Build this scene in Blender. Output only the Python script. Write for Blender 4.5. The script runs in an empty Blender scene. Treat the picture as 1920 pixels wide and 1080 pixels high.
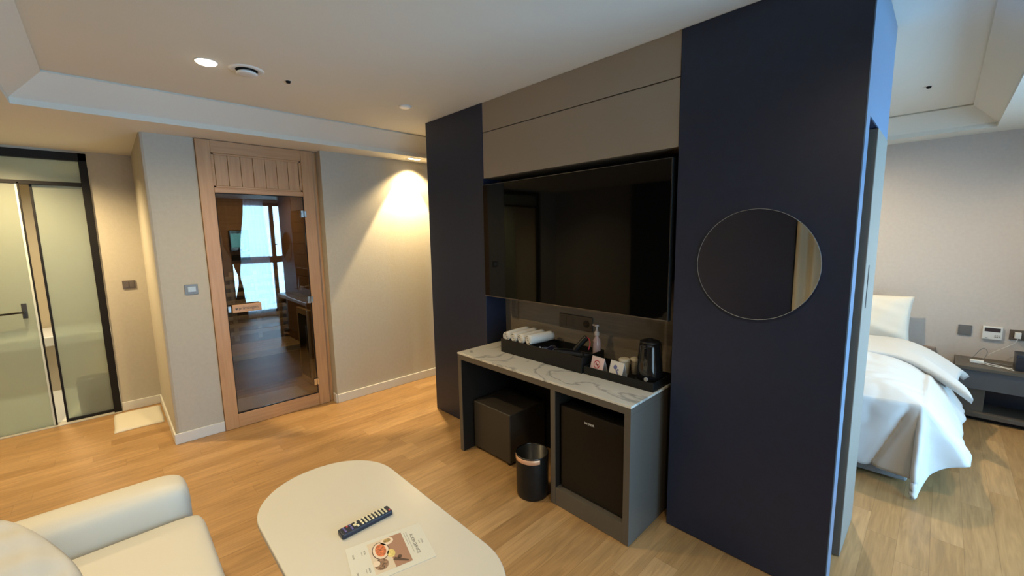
import bpy, bmesh, math, random
from mathutils import Vector, Matrix
random.seed(7)
S = bpy.context.scene
C = S.collection
PI = math.pi

# ------------------------------------------------------------------ camera
F_PX = 781.56
cam_d = bpy.data.cameras.new('camera')
cam_d.sensor_width = 36.0
cam_d.lens = 36.0 * F_PX / 1920.0
cam_d.clip_start = 0.02
cam = bpy.data.objects.new('camera', cam_d)
C.objects.link(cam)
r = Vector((0.6970, 0.7169, -0.0169)); d = Vector((0.0803, -0.1016, -0.9916)); f = Vector((-0.7126, 0.6898, -0.1284))
f.normalize(); r = (r - f * r.dot(f)).normalized(); d = f.cross(r)
m = Matrix(((r.x, -d.x, -f.x), (r.y, -d.y, -f.y), (r.z, -d.z, -f.z)))
cam.matrix_world = Matrix.Translation((0, 0, 1.59)) @ m.to_4x4()
S.camera = cam

# ------------------------------------------------------------------ view / world
S.view_settings.view_transform = 'Standard'
S.view_settings.look = 'None'
S.view_settings.gamma = 1.0
S.view_settings.exposure = 0.0
S.view_settings.use_curve_mapping = False
w = bpy.data.worlds.new('sky'); S.world = w; w.use_nodes = True
bg = w.node_tree.nodes['Background']
bg.inputs[0].default_value = (0.45, 0.72, 1.0, 1); bg.inputs[1].default_value = 1.2

# ------------------------------------------------------------------ lights
def area(name, loc, rot, sx, sy, power, col, spread=PI):
    l = bpy.data.lights.new(name, 'AREA'); l.shape = 'RECTANGLE'; l.size = sx; l.size_y = sy
    l.energy = power; l.color = col; l.spread = spread
    o = bpy.data.objects.new(name, l); C.objects.link(o); o.location = loc; o.rotation_euler = rot
    return o
def spot(name, loc, power, col, ang=140, blend=.8, rad=.04, aim=(0, 0, -1)):
    l = bpy.data.lights.new(name, 'SPOT'); l.energy = power; l.color = col
    l.spot_size = math.radians(ang); l.spot_blend = blend; l.shadow_soft_size = rad
    o = bpy.data.objects.new(name, l); C.objects.link(o); o.location = loc
    o.rotation_euler = Vector(aim).to_track_quat('-Z', 'Y').to_euler()
    return o
WARM = (1.0, 0.74, 0.38)
WARM2 = (1.0, 0.82, 0.54)
DAY = (0.32, 0.62, 1.0)
# daylight through the two windows of the right wall
area('daylight', (1.78, 2.45, 1.25), (0, PI / 2 + .12, 0), 2.3, 1.7, 295, DAY)
area('daylight', (1.78, 3.95, 1.25), (0, PI / 2 + .12, 0), 2.3, 1.25, 95, (0.42, 0.7, 1.0))
area('daylight', (1.78, 0.35, 1.25), (0, PI / 2 + .12, 0), 2.3, 1.5, 60, (0.6, 0.8, 1.0))
# warm downlights and an added fill lamp
spot('lamp_ceiling', (-2.84, 0.49, 2.50), 125, WARM, 160, 1.0)
spot('lamp_ceiling', (-1.15, -0.20, 2.33), 105, WARM2, 130, 1.0)
spot('lamp_ceiling', (-0.2, 0.9, 2.50), 45, WARM2, 160, 1.0)
spot('lamp_corridor', (-3.80, 2.30, 2.335), 210, WARM, 66, .18, .02, (-.13, 0, -1))
spot('lamp_corridor', (-3.80, 2.36, 2.335), 65, WARM, 120, .5, .03, (-.1, 0, -1))
spot('lamp_corridor', (-3.80, 3.9, 2.335), 45, WARM, 140, .6)
spot('lamp_hall', (-4.75, -0.55, 2.335), 190, WARM, 150, .9)
spot('lamp_bathroom', (-6.2, -0.6, 2.33), 150, (1.0, .86, .62), 165, 1.0, .1)
spot('lamp_and_fill_bedroom', (-0.75, 4.3, 2.50), 120, WARM2, 165, 1.0)
spot('lamp_and_fill_bedroom', (0.75, 4.6, 2.33), 30, WARM2, 150, 1.0)
spot('lamp_and_fill_bedroom', (0.6, 2.6, 2.33), 55, WARM, 130, 1.0)  # added fill with no fixture, warms the floor past the partition end
spot('lamp_entrance', (-4.2, -1.5, 2.33), 40, WARM, 130, 1.0)
spot('lamp_sauna', (-4.75, 1.0, 2.2), 22, WARM, 160, 1.0)

# ------------------------------------------------------------------ materials
MATS = {}
def P(name, col, rough=.5, metal=0, spec=.5, bump=0, bscale=200, bdist=.002, var=0, vscale=8, coat=0, sheen=0, stretch=None, emis=None, estr=0):
    if name in MATS: return MATS[name]
    mt = bpy.data.materials.new(name); mt.use_nodes = True; MATS[name] = mt
    nt = mt.node_tree; N = nt.nodes; L = nt.links; b = N['Principled BSDF']
    b.inputs['Base Color'].default_value = (*col, 1); b.inputs['Roughness'].default_value = rough
    b.inputs['Metallic'].default_value = metal; b.inputs['Specular IOR Level'].default_value = spec
    b.inputs['Coat Weight'].default_value = coat; b.inputs['Sheen Weight'].default_value = sheen
    if emis:
        b.inputs['Emission Color'].default_value = (*emis, 1); b.inputs['Emission Strength'].default_value = estr
    tc = N.new('ShaderNodeTexCoord'); mp = N.new('ShaderNodeMapping'); L.new(tc.outputs['Object'], mp.inputs[0])
    if stretch: mp.inputs['Scale'].default_value = stretch
    if var:
        n = N.new('ShaderNodeTexNoise'); n.inputs['Scale'].default_value = vscale; n.inputs['Detail'].default_value = 5
        L.new(mp.outputs[0], n.inputs['Vector'])
        cr = N.new('ShaderNodeValToRGB'); L.new(n.outputs['Fac'], cr.inputs[0])
        cr.color_ramp.elements[0].position = .3; cr.color_ramp.elements[1].position = .7
        cr.color_ramp.elements[0].color = (*[c * (1 - var) for c in col], 1)
        cr.color_ramp.elements[1].color = (*[min(1, c * (1 + var)) for c in col], 1)
        L.new(cr.outputs[0], b.inputs['Base Color'])
    if bump:
        n2 = N.new('ShaderNodeTexNoise'); n2.inputs['Scale'].default_value = bscale; n2.inputs['Detail'].default_value = 3
        L.new(mp.outputs[0], n2.inputs['Vector'])
        bp = N.new('ShaderNodeBump'); bp.inputs['Strength'].default_value = bump; bp.inputs['Distance'].default_value = bdist
        L.new(n2.outputs['Fac'], bp.inputs['Height']); L.new(bp.outputs[0], b.inputs['Normal'])
    return mt

WALL = P('greige_wallpaper', (.485, .452, .385), .85, bump=.35, bscale=160, var=.03, vscale=40)
WALL2 = P('pale_wallpaper', (.56, .50, .455), .85, bump=.35, bscale=160, var=.03, vscale=40)
CEIL = P('ceiling_paper', (.70, .69, .63), .9, bump=.2, bscale=120)
TRIMW = P('white_baseboard', (.66, .655, .63), .45)
NAVY = P('navy_laminate', (.012, .019, .046), .45, bump=.15, bscale=400, bdist=.0006, var=.08, vscale=30)
TANP = P('taupe_laminate', (.32, .265, .205), .5, bump=.1, bscale=300)
TANW = P('taupe_wood_panel', (.175, .145, .11), .5, var=.12, vscale=6, stretch=(1, 6, 14))
DESKG = P('grey_laminate', (.090, .078, .064), .42, bump=.1, bscale=300, bdist=.0006)
DARKIN = P('dark_laminate', (.009, .008, .008), .7, spec=.2)
BLACKG = P('glossy_black', (.008, .008, .009), .07, coat=.3)
BLACKS = P('satin_black', (.007, .007, .007), .4, spec=.35)
BLACKM = P('matte_black', (.008, .008, .008), .7, spec=.2)
WHITEP = P('white_plastic', (.72, .71, .68), .35)
WHITET = P('white_tabletop', (.52, .505, .45), .25)
SOFA = P('cream_leatherette', (.50, .485, .43), .55, bump=.25, bscale=300, bdist=.0008)
LINEN = P('white_linen', (.57, .57, .56), .85, bump=.2, bscale=30, bdist=.004, sheen=.2)
PILLOWC = P('pillow_cotton', (.43, .425, .40), .9, bump=.3, bscale=12, bdist=.008)
TOWEL = P('towel_terry', (.74, .72, .68), .95, bump=.8, bscale=350, bdist=.003)
MATT = P('cotton_bath_mat', (.62, .59, .51), .95, bump=.6, bscale=250, bdist=.003)
BEDG = P('grey_bed_fabric', (.24, .235, .23), .9, bump=.6, bscale=400, var=.2, vscale=300)
CHROME = P('chrome', (.75, .75, .75), .15, metal=1)
STEEL = P('brushed_steel', (.35, .34, .32), .35, metal=1)
COPPER = P('rose_gold_band', (.80, .50, .33), .35, metal=.5)
PLATE = P('bronze_switch_plate', (.13, .10, .075), .4, metal=.3)
PLATEG = P('grey_switch_plate', (.19, .185, .18), .4, metal=.3)
ROCKER = P('pale_rocker', (.42, .50, .58), .25)
PAPER = P('menu_paper', (.52, .53, .485), .6)
INK = P('dark_ink', (.05, .05, .05), .7)
BLUEK = P('blue_ink', (.12, .14, .32), .7)
REDI = P('red_ink', (.40, .02, .05), .6)
PINKP = P('pink_card', (.66, .50, .52), .6)
CARD = P('white_card', (.62, .60, .58), .6)
CUPM = P('beige_paper', (.42, .36, .26), .6)
CUPL = P('pale_lid', (.60, .54, .42), .45)
BOTT = P('pink_plastic', (.42, .30, .30), .2, coat=.4)
FRAMEB = P('black_frame', (.007, .006, .006), .55, spec=.25)
BATHW = P('bathroom_tile', (.52, .43, .28), .4)
TUB = P('white_enamel', (.80, .80, .77), .2)
GREYP = P('grey_lacquer', (.21, .185, .155), .6, spec=.2)
REDK = P('red_key', (.45, .07, .06), .5)
PURK = P('violet_key', (.12, .10, .28), .5)
IVK = P('ivory_key', (.62, .58, .40), .5)
SCR = P('control_screen', (.05, .2, .25), .2, emis=(.15, .55, .7), estr=.5)
LEDM = P('lamp_glow', (1, .9, .7), .5, emis=(1, .88, .66), estr=9)
NAVYF = P('navy_box', (.018, .022, .035), .35)
DRAPE = P('dark_drape', (.03, .026, .022), .9)
BEIGEC = P('beige_curtain_fabric', (.42, .39, .29), .9)

def wood(name, c1, c2, rough=.45, axis='z', sc=1.0):
    mt = bpy.data.materials.new(name); mt.use_nodes = True; MATS[name] = mt
    nt = mt.node_tree; N = nt.nodes; L = nt.links; b = N['Principled BSDF']
    tc = N.new('ShaderNodeTexCoord'); mp = N.new('ShaderNodeMapping'); L.new(tc.outputs['Object'], mp.inputs[0])
    mp.inputs['Scale'].default_value = {'z': (30 * sc, 30 * sc, 1.6 * sc), 'y': (30 * sc, 1.6 * sc, 30 * sc), 'x': (1.6 * sc, 30 * sc, 30 * sc)}[axis]
    n = N.new('ShaderNodeTexNoise'); n.inputs['Scale'].default_value = 1.5; n.inputs['Detail'].default_value = 6; n.inputs['Distortion'].default_value = .6
    L.new(mp.outputs[0], n.inputs['Vector'])
    cr = N.new('ShaderNodeValToRGB'); L.new(n.outputs['Fac'], cr.inputs[0])
    cr.color_ramp.elements[0].position = .3; cr.color_ramp.elements[1].position = .7
    cr.color_ramp.elements[0].color = (*c1, 1); cr.color_ramp.elements[1].color = (*c2, 1)
    L.new(cr.outputs[0], b.inputs['Base Color']); b.inputs['Roughness'].default_value = rough
    bp = N.new('ShaderNodeBump'); bp.inputs['Strength'].default_value = .15; bp.inputs['Distance'].default_value = .001
    L.new(n.outputs['Fac'], bp.inputs['Height']); L.new(bp.outputs[0], b.inputs['Normal'])
    return mt
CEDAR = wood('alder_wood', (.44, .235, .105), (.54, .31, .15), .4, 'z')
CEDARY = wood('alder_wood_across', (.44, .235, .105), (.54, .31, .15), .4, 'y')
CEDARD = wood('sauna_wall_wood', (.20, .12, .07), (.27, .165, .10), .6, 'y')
BENCHW = wood('bench_wood', (.42, .32, .20), (.52, .40, .26), .5, 'y')

def floor_mat():
    mt = bpy.data.materials.new('oak_floorboards'); mt.use_nodes = True
    nt = mt.node_tree; N = nt.nodes; L = nt.links; b = N['Principled BSDF']
    tc = N.new('ShaderNodeTexCoord'); sp = N.new('ShaderNodeSeparateXYZ'); L.new(tc.outputs['Object'], sp.inputs[0])
    def mth(op, a, bb=None, c=None):
        n = N.new('ShaderNodeMath'); n.operation = op
        for i, v in enumerate((a, bb, c)):
            if v is None: continue
            if isinstance(v, (int, float)): n.inputs[i].default_value = v
            else: L.new(v, n.inputs[i])
        return n.outputs[0]
    Wd, Ln = .118, .92
    rx = mth('DIVIDE', sp.outputs['X'], Wd); row = mth('FLOOR', rx); fx = mth('FRACT', rx)
    wn = N.new('ShaderNodeTexWhiteNoise'); wn.noise_dimensions = '1D'; L.new(row, wn.inputs['W'])
    ry = mth('ADD', mth('DIVIDE', sp.outputs['Y'], Ln), mth('MULTIPLY', wn.outputs['Value'], 7.0))
    colm = mth('FLOOR', ry); fy = mth('FRACT', ry)
    cb = N.new('ShaderNodeCombineXYZ'); L.new(row, cb.inputs[0]); L.new(colm, cb.inputs[1])
    wn2 = N.new('ShaderNodeTexWhiteNoise'); wn2.noise_dimensions = '2D'; L.new(cb.outputs[0], wn2.inputs['Vector'])
    # grain
    off = N.new('ShaderNodeCombineXYZ'); L.new(mth('MULTIPLY', wn2.outputs['Value'], 31.0), off.inputs[0]); L.new(mth('MULTIPLY', wn2.outputs['Value'], 17.0), off.inputs[1])
    va = N.new('ShaderNodeVectorMath'); va.operation = 'ADD'; L.new(tc.outputs['Object'], va.inputs[0]); L.new(off.outputs[0], va.inputs[1])
    mp = N.new('ShaderNodeMapping'); mp.inputs['Scale'].default_value = (26, 2.6, 1); L.new(va.outputs[0], mp.inputs[0])
    gr = N.new('ShaderNodeTexNoise'); gr.inputs['Scale'].default_value = 1.0; gr.inputs['Detail'].default_value = 6; gr.inputs['Distortion'].default_value = 1.4
    L.new(mp.outputs[0], gr.inputs['Vector'])
    mp2 = N.new('ShaderNodeMapping'); mp2.inputs['Scale'].default_value = (120, 5, 1); L.new(va.outputs[0], mp2.inputs[0])
    gf = N.new('ShaderNodeTexNoise'); gf.inputs['Scale'].default_value = 1.0; gf.inputs['Detail'].default_value = 4; L.new(mp2.outputs[0], gf.inputs['Vector'])
    cr = N.new('ShaderNodeValToRGB'); L.new(wn2.outputs['Value'], cr.inputs[0])
    e = cr.color_ramp.elements
    e[0].position = 0; e[0].color = (.315, .176, .068, 1)
    e[1].position = 1; e[1].color = (.425, .258, .114, 1)
    for p_, c_ in ((.35, (.345, .199, .079, 1)), (.7, (.375, .220, .091, 1))):
        k = cr.color_ramp.elements.new(p_); k.color = c_
    g1 = N.new('ShaderNodeMapRange'); L.new(gr.outputs['Fac'], g1.inputs[0]); g1.inputs[1].default_value = .3; g1.inputs[2].default_value = .7; g1.inputs[3].default_value = .80; g1.inputs[4].default_value = 1.14
    g2 = N.new('ShaderNodeMapRange'); L.new(gf.outputs['Fac'], g2.inputs[0]); g2.inputs[1].default_value = .3; g2.inputs[2].default_value = .7; g2.inputs[3].default_value = .90; g2.inputs[4].default_value = 1.06
    g = mth('MULTIPLY', g1.outputs[0], g2.outputs[0])
    # seams
    sx = mth('MINIMUM', fx, mth('SUBTRACT', 1.0, fx)); sy = mth('MINIMUM', fy, mth('SUBTRACT', 1.0, fy))
    seam = mth('MINIMUM', mth('MULTIPLY', sx, Wd), mth('MULTIPLY', sy, Ln))
    sm = N.new('ShaderNodeMapRange'); L.new(seam, sm.inputs[0]); sm.inputs[1].default_value = 0; sm.inputs[2].default_value = .0016; sm.inputs[3].default_value = .62; sm.inputs[4].default_value = 1
    g = mth('MULTIPLY', g, sm.outputs[0])
    vm = N.new('ShaderNodeVectorMath'); vm.operation = 'SCALE'; L.new(cr.outputs[0], vm.inputs[0]); L.new(g, vm.inputs['Scale'])
    L.new(vm.outputs[0], b.inputs['Base Color'])
    b.inputs['Roughness'].default_value = .42
    bp = N.new('ShaderNodeBump'); bp.inputs['Strength'].default_value = .12; bp.inputs['Distance'].default_value = .001
    L.new(g, bp.inputs['Height']); L.new(bp.outputs[0], b.inputs['Normal'])
    return mt
OAK = floor_mat()

def marble_mat():
    mt = bpy.data.materials.new('veined_marble'); mt.use_nodes = True
    nt = mt.node_tree; N = nt.nodes; L = nt.links; b = N['Principled BSDF']
    tc = N.new('ShaderNodeTexCoord')
    mp = N.new('ShaderNodeMapping'); mp.inputs['Rotation'].default_value = (0, 0, .5); mp.inputs['Scale'].default_value = (2.4, 4.2, 1); L.new(tc.outputs['Object'], mp.inputs[0])
    n = N.new('ShaderNodeTexNoise'); n.inputs['Scale'].default_value = .75; n.inputs['Detail'].default_value = 5; n.inputs['Distortion'].default_value = 1.3; L.new(mp.outputs[0], n.inputs['Vector'])
    a = N.new('ShaderNodeMath'); a.operation = 'SUBTRACT'; L.new(n.outputs['Fac'], a.inputs[0]); a.inputs[1].default_value = .5
    ab = N.new('ShaderNodeMath'); ab.operation = 'ABSOLUTE'; L.new(a.outputs[0], ab.inputs[0])
    cr = N.new('ShaderNodeValToRGB'); L.new(ab.outputs[0], cr.inputs[0])
    e = cr.color_ramp.elements; e[0].position = 0; e[0].color = (.33, .33, .31, 1); e[1].position = .035; e[1].color = (.60, .585, .53, 1)
    L.new(cr.outputs[0], b.inputs['Base Color']); b.inputs['Roughness'].default_value = .12
    return mt
MARBLE = marble_mat()

def glass_mat(name, tint=(.9, .92, .9), ior=1.5, rough=0.0):
    mt = bpy.data.materials.new(name); mt.use_nodes = True
    nt = mt.node_tree; N = nt.nodes; L = nt.links; N.remove(N['Principled BSDF']); out = N['Material Output']
    tr = N.new('ShaderNodeBsdfTransparent'); tr.inputs[0].default_value = (*tint, 1)
    gl = N.new('ShaderNodeBsdfGlossy'); gl.inputs['Roughness'].default_value = rough
    fr = N.new('ShaderNodeFresnel'); fr.inputs[0].default_value = ior
    mx = N.new('ShaderNodeMixShader'); L.new(fr.outputs[0], mx.inputs[0]); L.new(tr.outputs[0], mx.inputs[1]); L.new(gl.outputs[0], mx.inputs[2]); L.new(mx.outputs[0], out.inputs[0])
    return mt
GLASS = glass_mat('clear_glass')
SGLASS = glass_mat('bronze_tinted_glass', (.78, .73, .66), 2.0)
def frost_mat():
    mt = bpy.data.materials.new('frosted_glass'); mt.use_nodes = True
    nt = mt.node_tree; N = nt.nodes; L = nt.links; N.remove(N['Principled BSDF']); out = N['Material Output']
    rf = N.new('ShaderNodeBsdfRefraction'); rf.inputs['Color'].default_value = (.80, .86, .76, 1); rf.inputs['Roughness'].default_value = .24; rf.inputs['IOR'].default_value = 1.15
    tl = N.new('ShaderNodeBsdfTranslucent'); tl.inputs[0].default_value = (.68, .74, .64, 1)
    df = N.new('ShaderNodeBsdfDiffuse'); df.inputs[0].default_value = (.46, .50, .42, 1)
    gl = N.new('ShaderNodeBsdfGlossy'); gl.inputs['Roughness'].default_value = .35
    m1 = N.new('ShaderNodeMixShader'); m1.inputs[0].default_value = .18; L.new(rf.outputs[0], m1.inputs[1]); L.new(tl.outputs[0], m1.inputs[2])
    m2 = N.new('ShaderNodeMixShader'); m2.inputs[0].default_value = .28; L.new(m1.outputs[0], m2.inputs[1]); L.new(df.outputs[0], m2.inputs[2])
    m3 = N.new('ShaderNodeMixShader'); m3.inputs[0].default_value = .06; L.new(m2.outputs[0], m3.inputs[1]); L.new(gl.outputs[0], m3.inputs[2])
    L.new(m3.outputs[0], out.inputs[0])
    return mt
FROST = frost_mat()
def sheer_mat():
    mt = bpy.data.materials.new('sheer_voile'); mt.use_nodes = True
    nt = mt.node_tree; N = nt.nodes; L = nt.links; N.remove(N['Principled BSDF']); out = N['Material Output']
    tr = N.new('ShaderNodeBsdfTransparent'); tl = N.new('ShaderNodeBsdfTranslucent'); tl.inputs[0].default_value = (.85, .87, .9, 1)
    mx = N.new('ShaderNodeMixShader'); mx.inputs[0].default_value = .45; L.new(tr.outputs[0], mx.inputs[1]); L.new(tl.outputs[0], mx.inputs[2]); L.new(mx.outputs[0], out.inputs[0])
    return mt
SHEER = sheer_mat()
MIRROR = P('mirror_silver', (.92, .93, .95), .0, metal=1)

# ------------------------------------------------------------------ helpers
WO = {}
def bx(bm, x0, x1, y0, y1, z0, z1):
    vs = [bm.verts.new((x, y, z)) for x in (x0, x1) for y in (y0, y1) for z in (z0, z1)]
    for q in ((0, 1, 3, 2), (4, 6, 7, 5), (0, 4, 5, 1), (2, 3, 7, 6), (0, 2, 6, 4), (1, 5, 7, 3)):
        bm.faces.new([vs[i] for i in q])
    return vs
def lathe(bm, prof, cx=0, cy=0, n=40, cap0=True, cap1=True, a0=0, a1=2 * PI, squash=1):
    full = abs(a1 - a0 - 2 * PI) < 1e-6
    rings = []
    for (rr, z) in prof:
        rings.append([bm.verts.new((cx + rr * math.cos(a0 + (a1 - a0) * i / n), cy + squash * rr * math.sin(a0 + (a1 - a0) * i / n), z)) for i in range(n if full else n + 1)])
    for a, b_ in zip(rings[:-1], rings[1:]):
        for i in range(n):
            j = (i + 1) % len(a)
            bm.faces.new((a[i], a[j], b_[j], b_[i]))
    if full and cap0: bm.faces.new(list(reversed(rings[0])))
    if full and cap1: bm.faces.new(rings[-1])
def tube(bm, pts, rad, n=8, cap=True):
    pts = [Vector(p) for p in pts]; rings = []
    for i, p in enumerate(pts):
        t = (pts[min(i + 1, len(pts) - 1)] - pts[max(i - 1, 0)]).normalized()
        up = Vector((0, 0, 1)) if abs(t.z) < .9 else Vector((1, 0, 0))
        s = t.cross(up).normalized(); u = s.cross(t)
        rr = rad[i] if isinstance(rad, (list, tuple)) else rad
        rings.append([bm.verts.new(p + (s * math.cos(2 * PI * k / n) + u * math.sin(2 * PI * k / n)) * rr) for k in range(n)])
    for a, b_ in zip(rings[:-1], rings[1:]):
        for i in range(n): bm.faces.new((a[i], a[(i + 1) % n], b_[(i + 1) % n], b_[i]))
    if cap: bm.faces.new(list(reversed(rings[0]))); bm.faces.new(rings[-1])
def smooth_path(pts, k=6):
    pts = [Vector(p) for p in pts]; out = []
    for i in range(len(pts) - 1):
        p0 = pts[max(i - 1, 0)]; p1 = pts[i]; p2 = pts[i + 1]; p3 = pts[min(i + 2, len(pts) - 1)]
        for j in range(k):
            t = j / k
            out.append(.5 * ((2 * p1) + (-p0 + p2) * t + (2 * p0 - 5 * p1 + 4 * p2 - p3) * t * t + (-p0 + 3 * p1 - 3 * p2 + p3) * t ** 3))
    out.append(pts[-1]); return out
def prism(bm, poly, z0, z1):
    a = [bm.verts.new((x, y, z0)) for x, y in poly]; b_ = [bm.verts.new((x, y, z1)) for x, y in poly]
    n = len(poly); bm.faces.new(list(reversed(a))); bm.faces.new(b_)
    for i in range(n): bm.faces.new((a[i], a[(i + 1) % n], b_[(i + 1) % n], b_[i]))
def rrect(x0, x1, y0, y1, rad, k=10):
    out = []
    for cx, cy, a in ((x1 - rad, y1 - rad, 0), (x0 + rad, y1 - rad, PI / 2), (x0 + rad, y0 + rad, PI), (x1 - rad, y0 + rad, 1.5 * PI)):
        for i in range(k + 1):
            t = a + PI / 2 * i / k; out.append((cx + rad * math.cos(t), cy + rad * math.sin(t)))
    return out
def obj(name, bm, mat, parent=None, bev=0, smooth=False, local=False, sub=0, seg=2):
    bmesh.ops.recalc_face_normals(bm, faces=bm.faces)
    me = bpy.data.meshes.new(name)
    o = bpy.data.objects.new(name, me); C.objects.link(o)
    if parent is not None:
        o.parent = parent; org = WO.get(parent.name, Vector((0, 0, 0))); WO[o.name] = org
        if not local: bmesh.ops.translate(bm, verts=bm.verts, vec=-org)
    elif not local:
        xs = [v.co for v in bm.verts]
        org = Vector(((min(v.x for v in xs) + max(v.x for v in xs)) / 2, (min(v.y for v in xs) + max(v.y for v in xs)) / 2, min(v.z for v in xs)))
        bmesh.ops.translate(bm, verts=bm.verts, vec=-org); o.location = org; WO[o.name] = org
    bm.to_mesh(me); bm.free()
    for mm in (mat if isinstance(mat, (list, tuple)) else [mat]): me.materials.append(mm)
    if smooth:
        for p in me.polygons: p.use_smooth = True
    if bev:
        b = o.modifiers.new('bevel', 'BEVEL'); b.width = bev; b.segments = seg; b.limit_method = 'ANGLE'; b.angle_limit = .6
    if sub:
        s = o.modifiers.new('sub', 'SUBSURF'); s.levels = sub; s.render_levels = sub
    return o
def box(name, x0, x1, y0, y1, z0, z1, mat, parent=None, bev=.002, local=False, **k):
    bm = bmesh.new(); bx(bm, x0, x1, y0, y1, z0, z1); return obj(name, bm, mat, parent, bev, local=local, **k)
def tag(o, label, cat, group=None):
    o['label'] = label; o['category'] = cat
    if group: o['group'] = group
    return o
def thing(name, label, cat, loc=(0, 0, 0), rotz=0, group=None, local=False):
    o = bpy.data.objects.new(name, None); C.objects.link(o); o.location = loc; o.rotation_euler = (0, 0, rotz); o.empty_display_size = .05
    WO[o.name] = Vector((0, 0, 0)) if local else Vector(loc)
    return tag(o, label, cat, group)
def struct(o): o['kind'] = 'structure'; return o
def dup(root, loc, rotz=None, label=None, group=None):
    rr = root.copy(); C.objects.link(rr); rr.location = loc
    if rotz is not None: rr.rotation_euler = (0, 0, rotz)
    if label: rr['label'] = label
    if group: rr['group'] = group
    for ch in list(root.children):
        c = ch.copy(); C.objects.link(c); c.parent = rr
        for g in ch.children:
            dd = g.copy(); C.objects.link(dd); dd.parent = c
    return rr
def text(name, body, size, mat, parent, mtx, ext=.0004, align='LEFT', space=1.0):
    cu = bpy.data.curves.new(name, 'FONT'); cu.body = body; cu.size = size; cu.extrude = ext; cu.align_x = align; cu.space_character = space
    t = bpy.data.objects.new(name, cu); C.objects.link(t)
    me = bpy.data.meshes.new_from_object(t); bpy.data.objects.remove(t)
    o = bpy.data.objects.new(name, me); C.objects.link(o)
    org = WO.get(parent.name, Vector((0, 0, 0)))
    me.transform(Matrix.Translation(-org) @ mtx); me.materials.clear(); me.materials.append(mat)
    o.parent = parent; WO[o.name] = org
    return o
def frame_m(origin, xa, ya):
    xa = Vector(xa).normalized(); ya = Vector(ya).normalized(); za = xa.cross(ya)
    mt = Matrix(((xa.x, ya.x, za.x, 0), (xa.y, ya.y, za.y, 0), (xa.z, ya.z, za.z, 0), (0, 0, 0, 1)))
    return Matrix.Translation(origin) @ mt

# ------------------------------------------------------------------ dimensions
YT = 2.054      # face of the television partition
XR = 1.55       # right (window) wall
YB = 5.37       # bedroom back wall
ZC = 2.535; ZS = 2.36
XL = -5.25      # bathroom wall
YK = -2.2       # wall behind the sofa
XE0, XE1, YP0, YP1 = -3.147, -0.233, 2.26, 2.80

# ------------------------------------------------------------------ setting
struct(box('floor', -7.4, XR + .1, YK - .1, YB + .1, -.1, 0, OAK, bev=0))
def ring(bm, a, za, b_, zb):   # quad ring between two rectangles (x0,x1,y0,y1)
    def cn(q, z): return [(q[0], q[2], z), (q[1], q[2], z), (q[1], q[3], z), (q[0], q[3], z)]
    A = [bm.verts.new(p) for p in cn(a, za)]; B = [bm.verts.new(p) for p in cn(b_, zb)]
    for i in range(4): bm.faces.new((A[i], A[(i + 1) % 4], B[(i + 1) % 4], B[i]))
bm = bmesh.new()
T0 = (-3.555, .085, -.165, 4.96)
def grow(q, e): return (q[0] - e, q[1] + e, q[2] - e, q[3] + e)
v = [bm.verts.new(p) for p in ((T0[0], T0[2], ZC), (T0[1], T0[2], ZC), (T0[1], T0[3], ZC), (T0[0], T0[3], ZC))]; bm.faces.new(v)
ring(bm, T0, ZC, grow(T0, -.008), ZC - .012)
ring(bm, grow(T0, -.008), ZC - .012, grow(T0, .004), ZC - .022)
ring(bm, grow(T0, .004), ZC - .022, grow(T0, .125), 2.405)
ring(bm, grow(T0, .125), 2.405, grow(T0, .135), 2.395)
ring(bm, grow(T0, .135), 2.395, grow(T0, .135), ZS)
ring(bm, grow(T0, .135), ZS, (-7.4, XR + .1, YK - .1, YB + .1), ZS)
ring(bm, (-7.4, XR + .1, YK - .1, YB + .1), ZS, (-7.4, XR + .1, YK - .1, YB + .1), 2.65)
v = [bm.verts.new(p) for p in ((-7.4, YK - .1, 2.65), (XR + .1, YK - .1, 2.65), (XR + .1, YB + .1, 2.65), (-7.4, YB + .1, 2.65))]; bm.faces.new(v)
o = obj('ceiling', bm, CEIL); struct(o)

# left side walls
bm = bmesh.new(); bx(bm, XL - .1, XL, -.04, .25, 0, 2.4); bx(bm, XL - .1, XL, YK, -1.75, 0, 2.4); bx(bm, XL - .1, XL, -1.75, -.04, 2.34, 2.4)
struct(obj('wall_left', bm, WALL))
# pier between the bathroom recess and the sauna
bm = bmesh.new(); prism(bm, [(-4.09, .25), (-4.072, .256), (-4.062, .27), (-4.06, .29), (-4.06, .566), (XL - .1, .566), (XL - .1, .25)], 0, 2.4)
o = obj('wall_left', bm, WALL, bev=0); struct(o)
# wall above/behind sauna and to its right
struct(box('wall_left', -5.4, -3.955, 1.462, YB, 0, 2.4, WALL, bev=0))
struct(box('wall_left', -5.5, -5.3, .566, 1.462, 0, 2.4, WALL, bev=0))
struct(box('wall_front', -5.4, XR + .1, YB, YB + .1, 0, 2.4, WALL2, bev=0))
struct(box('wall_back', -7.4, XR + .1, YK - .1, YK, 0, 2.4, WALL, bev=0))
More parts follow.
